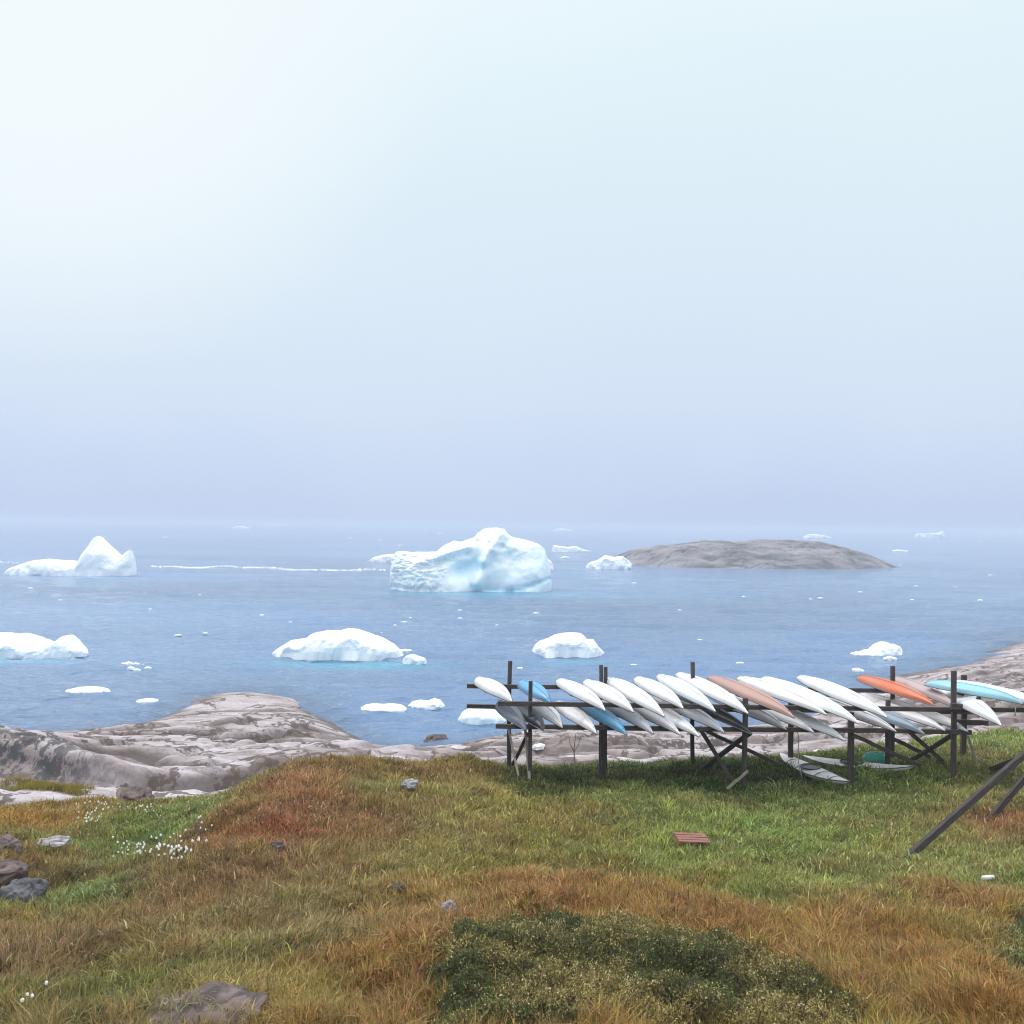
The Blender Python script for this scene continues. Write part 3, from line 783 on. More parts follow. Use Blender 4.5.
def blades(px_, py_, base, h, wid, az, lean, c0, c1):
    n = len(px_)
    dx, dy = np.cos(az), np.sin(az)
    sx, sy = -np.sin(az), np.cos(az)          # width direction, turned loosely
    tw = rng.normal(0, 0.6, n)
    sx, sy = np.cos(np.arctan2(sy, sx) + tw), np.sin(np.arctan2(sy, sx) + tw)
    L = lean * h
    v = np.zeros((n, 5, 3))
    for j, (f, wf, lf) in enumerate(((0, 1, 0), (0, -1, 0), (0.6, 0.8, 0.32), (0.6, -0.8, 0.32), (1, 0, 1))):
        v[:, j, 0] = px_ + dx * L * lf + sx * wid * wf * 0.5
        v[:, j, 1] = py_ + dy * L * lf + sy * wid * wf * 0.5
        v[:, j, 2] = base + h * (f if j < 4 else 1.0) * np.sqrt(np.clip(1 - 0.25 * np.minimum(lean, 1.6) ** 2 * (f ** 2), 0.12, 1))
    cc = np.stack([c0, c0, (c0 + c1) / 2, (c0 + c1) / 2, c1], 1)
    b0 = np.arange(n)[:, None] * 5
    fi = (b0 + np.array([0, 1, 3, 2, 2, 3, 4])[None]).ravel()
    fl = np.tile([4, 3], n)
    return v.reshape(-1, 3), fi, fl, cc.reshape(-1, 3)

def scatter(n, d0, d1, power, spread=0.66):
    k = 2 - power
    uu = rng.random(n)
    D = (d0 ** k + uu * (d1 ** k - d0 ** k)) ** (1 / k)
    return rng.uniform(-spread, spread, n) * D, D
NT = 84000
tx_, ty_ = scatter(NT, 5.5, 33, 1.75)
per = 11
tid = np.repeat(np.arange(NT), per)
spread_ = (0.030 + 0.0022 * ty_)[tid]
ox, oy = rng.normal(0, 1, NT * per) * spread_, rng.normal(0, 1, NT * per) * spread_
gx_, gy_ = tx_[tid] + ox, ty_[tid] + oy
sz = soil_z(gx_, gy_)
rz = rock_z(gx_, gy_)
keep = (sz > rz + 0.03 + 0.05 * fbm(gx_ * 1.5, gy_ * 1.5, 77.0, 2)) & (sz > 0.6)
for poly_ in SHRUB_POLYS:
    keep &= ~(inside(poly_, gx_ + 0.35 * fbm(gx_ * 3, gy_ * 3, 5., 3), gy_ + 0.35 * fbm(gx_ * 3, gy_ * 3, 15., 3)) & (rng.random(len(gx_)) < 0.93))
bx0, by0, _z = soil_point(190, 1022)
keep &= ((gx_ - bx0) / 0.40) ** 2 + ((gy_ - by0 - 0.05) / 0.30) ** 2 > 1 + 0.4 * noise(gx_ * 6, gy_ * 6, 3.0)
gx_, gy_, sz, tid, ox, oy = [q[keep] for q in (gx_, gy_, sz, tid, ox, oy)]
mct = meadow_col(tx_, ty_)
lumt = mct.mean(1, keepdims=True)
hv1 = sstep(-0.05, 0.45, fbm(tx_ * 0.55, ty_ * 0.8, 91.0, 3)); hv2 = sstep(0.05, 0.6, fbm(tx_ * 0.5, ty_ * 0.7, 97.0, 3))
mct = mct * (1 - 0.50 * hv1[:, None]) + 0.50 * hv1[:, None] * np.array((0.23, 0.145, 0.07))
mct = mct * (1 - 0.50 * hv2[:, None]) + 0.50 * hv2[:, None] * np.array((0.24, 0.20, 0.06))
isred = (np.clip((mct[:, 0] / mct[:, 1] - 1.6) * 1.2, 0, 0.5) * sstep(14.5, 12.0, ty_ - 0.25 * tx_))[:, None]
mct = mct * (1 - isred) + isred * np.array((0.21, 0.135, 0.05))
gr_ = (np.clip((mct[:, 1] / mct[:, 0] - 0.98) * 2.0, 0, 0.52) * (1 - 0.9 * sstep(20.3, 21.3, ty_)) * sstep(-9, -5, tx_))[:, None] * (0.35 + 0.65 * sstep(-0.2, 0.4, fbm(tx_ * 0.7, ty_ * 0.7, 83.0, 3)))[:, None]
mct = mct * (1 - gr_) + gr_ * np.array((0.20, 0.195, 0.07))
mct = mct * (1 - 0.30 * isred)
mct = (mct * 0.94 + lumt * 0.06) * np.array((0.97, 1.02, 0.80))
n = len(gx_)
green = np.clip((mct[:, 1] - mct[:, 0]) / mct[:, 1] * 2.6 + rng.normal(0, 0.12, NT), -1, 1)
red_t = np.clip(-green, 0, 1); grn_t = np.clip(green, 0, 1)
clump = fbm(tx_ * 1.5, ty_ * 1.5, 3.0, 3)
tuft = fbm(tx_ * 4.2, ty_ * 4.2, 13.0, 2)
big = fbm(tx_ * 0.45, ty_ * 0.45, 51.0, 3)
holl = sstep(0.25, 0.6, fbm(tx_ * 1.9, ty_ * 1.9, 63.0, 3))
ht = 0.72 * (0.12 + 0.05 * red_t + 0.05 * grn_t + 0.07 * clump + 0.05 * tuft) * rng.uniform(0.6, 1.5, NT)
ct = mct * (rng.lognormal(0, 0.24, NT) * (1 + 0.30 * tuft + 0.25 * clump + 0.22 * big))[:, None]
ct = ct * (1 + rng.normal(0, 0.07, (NT, 3))) * (1 - 0.40 * holl)[:, None]
# scattered tufts of another kind among the rest
alt = rng.random(NT)
ct = np.where((alt < 0.07)[:, None], ct * 0.5 + 0.5 * np.array((0.13, 0.15, 0.06)), ct)
ct = np.where((alt > 0.93)[:, None], ct * 0.5 + 0.5 * np.array((0.30, 0.24, 0.13)), ct)
azt = 6.283 * noise(tx_ * 0.5, ty_ * 0.5, 21.0) + rng.normal(0, 0.5, NT)
lt = np.clip(rng.normal(0.5, 0.25, NT) + 0.45 * grn_t + 0.6 * np.clip(noise(tx_ * 0.8, ty_ * 0.8, 5.0) + .2, 0, 1), 0.05, 1.5)
hh = np.clip(ht[tid] * rng.uniform(0.6, 1.35, n), 0.03, 0.40)
vx, vy = np.cos(azt[tid]) + 1.3 * ox / (0.03 + 0.0022 * gy_) * 0.6, np.sin(azt[tid]) + 1.3 * oy / (0.03 + 0.0022 * gy_) * 0.6
az = np.arctan2(vy, vx) + rng.normal(0, 0.8, n)
lean = np.clip(lt[tid] + rng.normal(0, 0.35, n), 0.02, 1.25)
wid = (0.0035 + 0.00050 * gy_) * rng.uniform(0.6, 1.5, n) * (1 + 0.45 * grn_t[tid])
GK = 1.58
c0 = ct[tid] * GK * rng.lognormal(0, 0.22, n)[:, None]
straw = rng.random(n) < (0.12 + 0.10 * grn_t[tid])
c0 = np.where(straw[:, None], c0 * 0.6 + 0.4 * np.array((0.46, 0.38, 0.19)), c0)
dk = rng.random(n) < 0.15
c0 = np.where(dk[:, None], c0 * 0.4, c0)
c0 = c0 * 0.97
c1 = c0 * (1.0 + red_t[tid][:, None] * np.array((0.14, 0.04, 0.08)) + grn_t[tid][:, None] * np.array((0.12, 0.08, -0.03)))
c0, c1 = np.clip(c0, 0.005, 0.8), np.clip(c1, 0.005, 0.85)
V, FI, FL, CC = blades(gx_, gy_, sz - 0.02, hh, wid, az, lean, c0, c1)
# short broad blades and herb leaves close to the ground
nh = 170000
hx, hy = scatter(nh, 5.5, 33, 1.75)
hz_ = soil_z(hx, hy)
kp = (hz_ > rock_z(hx, hy) + 0.05) & (hz_ > 0.6)
for poly_ in SHRUB_POLYS: kp &= ~inside(poly_, hx, hy)
hx, hy, hz_ = hx[kp], hy[kp], hz_[kp]
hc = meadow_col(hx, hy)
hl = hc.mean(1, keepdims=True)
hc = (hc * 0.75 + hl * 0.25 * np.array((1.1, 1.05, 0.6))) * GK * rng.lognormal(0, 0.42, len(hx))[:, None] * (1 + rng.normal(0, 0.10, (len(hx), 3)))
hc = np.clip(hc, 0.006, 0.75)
hcl = fbm(hx * 1.5, hy * 1.5, 3.0, 3)
V3, FI3, FL3, CC3 = blades(hx, hy, hz_ + np.clip(0.05 + 0.05 * hcl, 0, .15) * rng.uniform(0, 1.3, len(hx)), rng.uniform(0.03, 0.10, len(hx)), (0.003 + 0.0010 * hy) * rng.uniform(0.6, 1.5, len(hx)), rng.uniform(0, 6.28, len(hx)), rng.uniform(0.4, 1.7, len(hx)), hc, hc)
V, FI, FL, CC = np.concatenate([V, V3]), np.concatenate([FI, FI3 + len(V)]), np.concatenate([FL, FL3]), np.concatenate([CC, CC3])
# grassy pocket among the left rocks
pc = []
m_ = 7000
p0 = PD(48, 789, 26.8)
ppx_ = rng.normal(0, 1, m_); ppy_ = rng.normal(0, 1, m_)
ok = ppx_ ** 2 + ppy_ ** 2 < 3.0
ok &= fbm(ppx_ * 0.9, ppy_ * 0.9, 61.0, 3) > -0.25
gxx, gyy = (p0.x + 0.72 * ppx_)[ok], (p0.y + 0.50 * ppy_)[ok]
cc0 = lin((130, 118, 52)) * 1.3 * rng.normal(1, 0.22, len(gxx))[:, None] * np.array((1, 1, 1))
V2, FI2, FL2, CC2 = blades(gxx, gyy, rock_z(gxx, gyy) - 0.02, rng.uniform(0.08, 0.22, len(gxx)), np.full(len(gxx), 0.014), rng.uniform(0, 6.28, len(gxx)), rng.uniform(0.2, 0.9, len(gxx)), cc0, cc0)
FI2 = FI2 + len(V)
o = link('grass', raw_mesh('grass', np.concatenate([V, V2]), np.concatenate([FI, FI2]), np.concatenate([FL, FL2]), np.concatenate([CC, CC2])), M_grass)
tag(o, 'rough tundra grass, russet, straw and green', 'grass', kind='stuff')

# ------------------------------------------------------------------ low willow shrubs
def shrub(name, outline, label, n, hgt, cols, seed):
    """outline: pixels round the shrub; a low mound of small leaves with twigs underneath."""
    rs = np.random.default_rng(seed)
    poly = np.array([soil_point(x, y)[:2] for x, y in outline])
    cen = poly.mean(0)
    lo, hi = poly.min(0), poly.max(0)
    X = rs.uniform(lo[0], hi[0], n * 3); Y = rs.uniform(lo[1], hi[1], n * 3)
    npr = 9                                     # leaves stand in small upright shoots
    ng = len(X) // npr
    sx_, sy_ = np.repeat(X[:ng], npr), np.repeat(Y[:ng], npr)
    X, Y = sx_ + rs.normal(0, 0.013, ng * npr), sy_ + rs.normal(0, 0.013, ng * npr)
    X2 = sx_ + 0.30 * fbm(sx_ * 2, sy_ * 2, 1.0, 4); Y2 = sy_ + 0.30 * fbm(sx_ * 2, sy_ * 2, 7.0, 4)
    gid = np.repeat(np.arange(ng), npr)
    ins = np.zeros(len(X), bool)
    dist = np.full(len(X), 9.0)
    for i in range(len(poly)):
        a, b_ = poly[i], poly[(i + 1) % len(poly)]
        cond = ((a[1] > Y2) != (b_[1] > Y2)) & (X2 < (b_[0] - a[0]) * (Y2 - a[1]) / (b_[1] - a[1] + 1e-9) + a[0])
        ins ^= cond
        d, _ = seg_dist(X2, Y2, a[0], a[1], b_[0], b_[1])
        dist = np.minimum(dist, d)
    X, Y, dist, gid = X[ins][:n], Y[ins][:n], dist[ins][:n], gid[ins][:n]
    n = len(X)
    gfz = rs.random(ng) ** 0.45; gbr = rs.lognormal(0, 0.35, ng); gsp = rs.random(ng)
    lump = fbm(X * 2.6, Y * 2.6, seed, 3)
    e = np.clip(dist / 0.35, 0, 1) ** 0.6
    htop = hgt * e * (0.75 + 0.5 * lump)
    fz = np.clip(gfz[gid] - rs.uniform(0, 0.14, n), 0, 1)
    base = soil_z(X, Y)
    Z = base + htop * fz + rs.normal(0, 0.012, n)
    # one leaf: pointed ellipse of 6 points, folded lightly
    ll = rs.uniform(0.014, 0.030, n); lw = ll * 0.46
    az = rs.uniform(0, 6.283, n); el = rs.normal(0.55, 0.5, n)
    d = np.stack([np.cos(az) * np.cos(el), np.sin(az) * np.cos(el), np.sin(el)], 1)
    s = np.stack([-np.sin(az), np.cos(az), rs.normal(0, 0.5, n)], 1)
    s /= np.linalg.norm(s, axis=1)[:, None]
    P = np.stack([X, Y, Z], 1)
    vv = np.stack([P, P + d * (ll * .5)[:, None] + s * lw[:, None] * .5, P + d * ll[:, None], P + d * (ll * .5)[:, None] - s * lw[:, None] * .5], 1)
    fi = (np.arange(n)[:, None] * 4 + np.arange(4)[None]).ravel()
    mixn = sstep(-0.35, 0.35, fbm(X * 1.1, Y * 1.1, seed + 5.0, 3))
    ca, cb, cs = [np.array(q) * np.array((1.4, 1.25, 0.9)) for q in cols]
    cc = ca[None] * (1 - mixn[:, None]) + cb[None] * mixn[:, None]
    cc = cc * (np.clip(rs.normal(1, 0.2, n), 0.4, 2) * gbr[gid])[:, None]
    sp = (gsp[gid] < 0.30 * (0.35 + mixn)) & (rs.random(n) < 0.45)
    cc = np.where(sp[:, None], cs[None] * rs.uniform(0.7, 1.1, n)[:, None], cc)
    # yellowing leaves towards the near right
    root = empty(name, (float(cen[0]), float(cen[1]), float(soil_z(cen[:1], cen[1:])[0])), label, 'shrub')
    off = np.array(root.location)
    fo = link('foliage', raw_mesh('foliage', (vv.reshape(-1, 3) - off), fi, np.full(n, 4), np.repeat(cc, 4, 0)), M_leaf, root)
    # twigs
    m = n // 22
    k = rs.integers(0, n, m)
    tx, ty = X[k], Y[k]
    tb = base[k] - 0.02; tt_ = htop[k] * rs.uniform(0.6, 1.02, m) + 0.02
    a2 = rs.uniform(0, 6.28, m)
    lx, ly = np.cos(a2) * 0.06, np.sin(a2) * 0.06
    w2 = 0.003
    tv = np.zeros((m, 6, 3))
    for j in range(3):
        an = j * 2.094
        tv[:, j] = np.stack([tx + w2 * math.cos(an), ty + w2 * math.sin(an), tb], 1)
        tv[:, j + 3] = np.stack([tx + lx + 0.5 * w2 * math.cos(an), ty + ly + 0.5 * w2 * math.sin(an), tb + tt_], 1)
    fi2 = (np.arange(m)[:, None] * 6 + np.array([0, 1, 4, 3, 1, 2, 5, 4, 2, 0, 3, 5])[None]).ravel()
    link('twigs', raw_mesh('twigs', tv.reshape(-1, 3) - off, fi2, np.full(m * 3, 4), np.full((m * 6, 3), 0.05)), M_dkwood, root)
    return root
shrub('willow_shrub', SHRUB_A, 'broad low dark green willow shrub spreading across the bottom of the meadow', 190000, 0.28, ((0.05, 0.068, 0.022), (0.15, 0.135, 0.05), (0.42, 0.38, 0.25)), 2)
shrub('willow_shrub', SHRUB_B, 'small dark willow shrub cut by the right edge of the view', 24000, 0.28, ((0.055, 0.08, 0.03), (0.15, 0.16, 0.06), (0.42, 0.42, 0.30)), 3)

# ------------------------------------------------------------------ stones in the meadow
def boulder(px, py, D, sx, sy, sz_, label, mat, seed, sink=0.3, name='boulder', cat='boulder', on_rock=False):
    p = PD(px, py, D)
    import bmesh
    bm = bmesh.new()
    bmesh.ops.create_icosphere(bm, subdivisions=5, radius=1.0)
    co = np.array([v.co[:] for v in bm.verts])
    s = np.sign(co) * np.abs(co) ** 0.8
    d = 1 + 0.30 * fbm(co[:, 0] * 1.2 + seed, co[:, 1] * 1.2, co[:, 2] * 1.2, 3) + 0.05 * fbm(co[:, 0] * 5 + seed, co[:, 1] * 5, co[:, 2] * 5, 3)
    s = s * d[:, None] * np.array((sx, sy, sz_))
    for v, q in zip(bm.verts, s): v.co = q
    me = bpy.data.meshes.new(name)
    bm.to_mesh(me); bm.free()
    zz = float((rock_z if on_rock else soil_z)(np.array([p.x]), np.array([p.y]))[0])
    o = link(name, me, mat, smooth=True)
    o.location = (p.x, p.y, zz + sz_ * (1 - 2 * sink) - (0.055 if seed == 1.0 else 0))
    o.rotation_euler = (0, 0, seed * 1.3)
    return tag(o, label, cat)
def bspot(px, py): 
    x, y, z = soil_point(px, py); return y
boulder(190, 1026, bspot(190, 1022), 0.47, 0.36, 0.085, 'flat lichen-spotted boulder sunk in grass at the bottom edge', M_bould, 1.0, 0.38)
boulder(24, 905, bspot(24, 908), 0.25, 0.23, 0.22, 'dark grey rounded boulder at the left edge, lowest of three', M_bould_grey, 2.2, 0.2)
boulder(0, 888, bspot(4, 893), 0.34, 0.30, 0.20, 'large reddish lichen boulder at the left edge, middle of three', M_bould, 3.1, 0.2)
boulder(0, 852, bspot(5, 858) + .6, 0.32, 0.28, 0.20, 'reddish boulder at the left edge, farthest of three', M_bould, 4.3, 0.25)
boulder(52, 845, bspot(52, 848), 0.26, 0.22, 0.10, 'small flat pale grey stone in orange moss', M_bould_pale, 5.1, 0.3)
boulder(135, 797, 25.2, 0.75, 0.45, 0.36, 'brown boulder where the meadow meets the rock slab', M_bould, 6.2, 0.25)
boulder(277, 853, bspot(277, 856), 0.10, 0.08, 0.09, 'small pinkish stone poking out of the russet knoll', M_bould, 7.4, 0.2)
boulder(398, 893, bspot(398, 896), 0.08, 0.07, 0.04, 'small purple grey stone in the grass above the shrub', M_bould_grey, 8.3, 0.1)
boulder(449, 915, bspot(449, 916), 0.08, 0.06, 0.08, 'tiny pale stone beside the shrub\'s left corner', M_bould_pale, 9.3, 0.1)
boulder(410, 787, bspot(410, 790), 0.17, 0.12, 0.10, 'pale stone in a dark hollow near the crest of the meadow', M_bould_pale, 10.3, 0.1)
boulder(490, 762, bspot(490, 764), 0.55, 0.35, 0.28, 'brown rock lump at the meadow edge left of the rack', M_bould, 11.3, 0.3)
boulder(437, 717, 46, 0.55, 0.35, 0.3, 'small dark rock awash between the floes and the ice block', M_bould, 12.3, 0.4).location.z = -0.03
print('terrain done')

# ------------------------------------------------------------------ kayak rack
def bar(name, a, b, wx, wy, mat, parent, off=None):
    """squared timber from a to b, slightly bevelled; own mesh in the parent's frame"""
    a, b = Vector(a), Vector(b)
    d = (b - a)
    L = d.length
    z = d.normalized()
    ref = Vector((0, 1, 0)) if abs(z.y) < 0.9 else Vector((1, 0, 0))
    x = ref.cross(z).normalized()
    y = z.cross(x)
    import bmesh
    bm = bmesh.new()
    rings = []
    n = 5
    for i in range(n + 1):
        t_ = i / n
        jx, jy = (random.uniform(-.009, .009) for _ in range(2))
        ring = []
        for (sx, sy) in ((-1, -1), (1, -1), (1, 1), (-1, 1)):
            for (cx, cy) in (((0.82, 1), (1, 0.82)) if sx * sy < 0 else ((1, 0.82), (0.82, 1))):
                ring.append((sx * cx * wx / 2 + jx, sy * cy * wy / 2 + jy))
        ring.sort(key=lambda q: math.atan2(q[1], q[0]))
        rings.append([bm.verts.new((q[0], q[1], t_ * L)) for q in ring])
    for r1, r2 in zip(rings, rings[1:]):
        for i in range(8): bm.faces.new((r1[i], r1[(i + 1) % 8], r2[(i + 1) % 8], r2[i]))
    bm.faces.new(rings[0][::-1]); bm.faces.new(rings[-1])
    me = bpy.data.meshes.new(name)
    bm.to_mesh(me); bm.free()
    o = link(name, me, mat, parent)
    R3 = Matrix((x, y, z)).transposed().to_4x4()
    loc = a - (Vector(parent.location) if parent else Vector())
    o.matrix_local = Matrix.Translation(loc) @ R3
    return o
def gz(x, y): return float(soil_z(np.array([x]), np.array([y]))[0])
DF, DB = 21.5, 23.8
ZU, ZL = 6.20, 5.72
rack = empty('kayak_rack', (PD(740, 780, 22.6).x, 22.6, gz(PD(740, 780, 22.6).x, 22.6)), 'long two-tier rack of dark weathered timber holding rows of upturned kayaks', 'kayak rack')
def post(px, ytop, D, mat=M_dkwood, w_=0.11, dx=0.0):
    p = PD(px, ytop, D)
    g = gz(p.x, D)
    return bar('post', (p.x + dx, D, g - 0.35), (p.x, D, p.z), w_, w_, mat, rack)
post(531, 681, DF, w_=0.085); post(745, 698, DF, w_=0.10); post(851, 712, DF, w_=0.115); post(954, 671, DF, w_=0.095)
post(510, 661, DB, w_=0.10); post(601.5, 665, DB - .07, w_=0.085); post(606, 667, DB + .10, w_=0.085); post(603.5, 728, DF + 0.9, w_=0.13); post(693, 662, DB, w_=0.09); post(791, 690, DB); post(893, 666, DB, w_=0.09); post(888, 700, DF + 1.2, w_=0.09); post(964, 675, DB, w_=0.11)
def xw(px, D, z): return PZ(px, 700, z).x / PZ(px, 700, z).y * D
def beam(px0, px1, D, z, hh=0.095, mat=M_dkwood, yoff=0.11):
    return bar('beam', (xw(px0, D, z), D - yoff, z), (xw(px1, D, z), D - yoff, z), hh, 0.07, mat, rack)
beam(467, 985, DB, ZU - 0.03); beam(467, 970, DB, ZL - 0.03); beam(498, 1075, DF, ZU - 0.03); beam(496, 969, DF, ZL - 0.03)
post(1066, 690, DF); post(1060, 690, DB)
beam(900, 1075, DB, ZU - 0.03, yoff=0.2)
def cross(px0, py0, D0, px1, py1, D1, w_=0.09, mat=M_dkwood, name='brace'):
    a, b = PD(px0, py0, D0), PD(px1, py1, D1)
    return bar(name, a, b, w_, w_ * 0.6, mat, rack)
cross(508, 728, 22.9, 519, 778, 21.9, 0.05, M_pale)
cross(528, 733, 21.65, 509, 772, 23.5, 0.07)
cross(525, 728, 21.7, 530, 783, 21.4, 0.06, M_pale)
cross(699, 727, 22.2, 733, 782, 21.75, 0.09)
cross(700, 771, 23.2, 750, 733, 21.65, 0.10)
cross(700, 728, 23.0, 782, 766, 22.6, 0.08)
cross(727, 789, 21.3, 748, 771, 21.4, 0.055, M_pale)
cross(853, 735, 21.4, 920, 766, 21.8, 0.085)
cross(886, 735, 22.8, 930, 757, 22.8, 0.09)
cross(905, 728, 22.3, 950, 768, 22.3, 0.09)
cross(957, 732, 21.7, 908, 762, 22.6, 0.09)
cross(966, 732, 22.0, 978, 766, 22.0, 0.045, M_pale)
cross(951, 706, 21.25, 967, 708, 21.25, 0.14, name='block')
cross(947, 722, 22.9, 988, 723, 22.9, 0.11, name='block')

# ------------------------------------------------------------------ kayaks
def hull_arrays(L, W, rise=0.155, droop=0.06, box=0.8):
    ns, nc = 33, 13
    s = np.linspace(-1, 1, ns)
    s = np.sign(s) * (1 - (1 - np.abs(s)) ** 1.15)
    a = np.abs(s)
    half = W / 2 * np.where(s < 0, np.clip(1 - a ** 2.9, 0, 1), np.clip(1 - a ** 1.8, 0, 1)) + 0.006
    sheer = -droop * a ** 2.6
    h = rise * (1 - a ** 9) * (1 - 0.30 * a ** 2) + 0.012
    tt = np.linspace(-1, 1, nc)                # -1 gunwale, 0 keel, 1 gunwale
    A = (1 - np.abs(tt)) * math.pi / 2
    ta = [0, 0.25, 0.5, 0.62, 0.85, 1.0]
    xs_ = np.sign(tt) * np.interp(np.abs(tt), ta, [0, 0.40, 0.74, 0.86, 0.97, 1.0])
    zs_ = np.interp(np.abs(tt), ta, [1.0, 0.86, 0.72, 0.60, 0.24, 0.0])
    X = half[:, None] * xs_[None]
    Z = sheer[:, None] + h[:, None] * zs_[None]
    Y = np.repeat((s * L / 2)[:, None], nc, 1)
    return X, Y, Z, s, half, sheer, h
def make_kayak(Np, Fp, W, mhull, mdeck, label, roll_=0.2, upright=False, cockpit=True, group='kayaks stored on the rack', name='kayak', droop=0.07, rise=0.135):
    """Np, Fp: world positions of the near and far tips"""
    d = Np - Fp
    L = d.length
    X, Y, Z, s, half, sheer, h = hull_arrays(L, W * 0.96, droop=droop, rise=rise)
    ctr = (Np + Fp) / 2 + Vector((0, 0, -droop if upright else droop))
    root = empty(name, ctr, label, 'kayak', group)
    y = d.normalized(); x = y.cross(Vector((0, 0, 1))).normalized(); z = x.cross(y)
    Rm = Matrix((x, y, z)).transposed()
    Rm = Rm @ Matrix.Rotation(roll_, 3, 'Y')
    if upright: Rm = Rm @ Matrix.Rotation(math.pi, 3, 'Y')
    root.rotation_euler = Rm.to_euler()
    hull_o = link('hull', grid_mesh('hull', X, Y, Z), mhull, root, smooth=True)
    # deck: shallow ridge under the gunwales
    tt = np.linspace(-1, 1, 9)
    dx_ = half[:, None] * tt[None] * 0.985
    dz_ = sheer[:, None] - 0.055 * (1 - tt[None] ** 2) * (1 - np.abs(s[:, None]) ** 3) - 0.002
    dy_ = np.repeat((s * L / 2 * 0.998)[:, None], 9, 1)
    deck_o = link('deck', grid_mesh('deck', dx_[:, ::-1], dy_, dz_), mdeck, root, smooth=True)
    for sg in (-1, 1):  # dark line added along each edge as the shadow gap between hulls
        a2 = np.linspace(0, 2 * math.pi, 6, endpoint=False)
        gr = 0.011
        link('gunwale_shade', grid_mesh('gunwale_shade', sg * (half[:, None] + 0.004) + gr * np.cos(a2)[None], np.repeat((s * L / 2)[:, None], 6, 1), sheer[:, None] + gr * np.sin(a2)[None], wrap=True), M_gapshade, deck_o, smooth=True)
    # thin keel strip
    ks = np.linspace(-0.9, 0.9, 30)
    zi = np.interp(ks, s, sheer + h)
    kx = np.array([-0.012, -0.008, 0.008, 0.012])
    KX = np.repeat(kx[None], 30, 0)
    KZ = zi[:, None] + np.array([-0.004, 0.014, 0.014, -0.004])[None]
    link('keel_strip', grid_mesh('keel_strip', KX, np.repeat((ks * L / 2)[:, None], 4, 1), KZ), mdeck if upright else mhull, hull_o)
    if cockpit:
        n1_, n2_ = 24, 8
        a1 = np.linspace(0, 2 * math.pi, n1_, endpoint=False); a2 = np.linspace(0, 2 * math.pi, n2_, endpoint=False)
        rr = 0.014
        A1, A2 = np.meshgrid(np.append(a1, a1[0]), a2, indexing='ij')
        TX = (W * 0.36 + rr * np.cos(A2)) * np.cos(A1)
        TY = (0.27 + rr * np.cos(A2)) * np.sin(A1) * 1.1 - 0.1
        TZ = -0.062 + rr * np.sin(A2)
        rim_o = link('cockpit_rim', grid_mesh('cockpit_rim', TX, TY, TZ, wrap=True), M_black, root, smooth=True)
        B, Rr = np.meshgrid(np.append(a1, a1[0]), np.array([0.0, 0.5, 1.0]), indexing='ij')
        link('cockpit_opening', grid_mesh('cockpit_opening', W * 0.36 * Rr * np.cos(B), 0.297 * Rr * np.sin(B) - 0.1, -0.060 - 0.0 * B), M_black, rim_o)
    return root
M_gapshade = plain('hull gap shade', (0.16, 0.15, 0.16), 0.6)
M_white = paint('white painted hull', (0.74, 0.75, 0.77), 0.35)
M_offw = paint('off white hull', (0.76, 0.74, 0.76), 0.4, dirt_amt=0.4)
M_grey = paint('light grey canvas hull', (0.64, 0.64, 0.70), 0.5, dirt_amt=0.4)
M_gblue = paint('grey blue hull', (0.24, 0.32, 0.42), 0.45)
M_slate = paint('slate grey hull', (0.15, 0.17, 0.22), 0.5)
M_black = paint('black hull', (0.018, 0.02, 0.025), 0.4, dirt_amt=0.1)
M_blue = paint('bright blue hull', (0.09, 0.36, 0.62), 0.35)
M_cyan = paint('turquoise hull', (0.28, 0.58, 0.70), 0.35)
M_orange = paint('orange hull', (0.62, 0.15, 0.055), 0.35)
M_pink = paint('dusty brown pink hull', (0.45, 0.27, 0.23), 0.5)
M_tan = paint('pinkish grey hull', (0.46, 0.36, 0.35), 0.5)
M_pblue = paint('pale blue white hull', (0.68, 0.74, 0.84), 0.4)
TU, TL = ZU + 0.06, ZL + 0.06
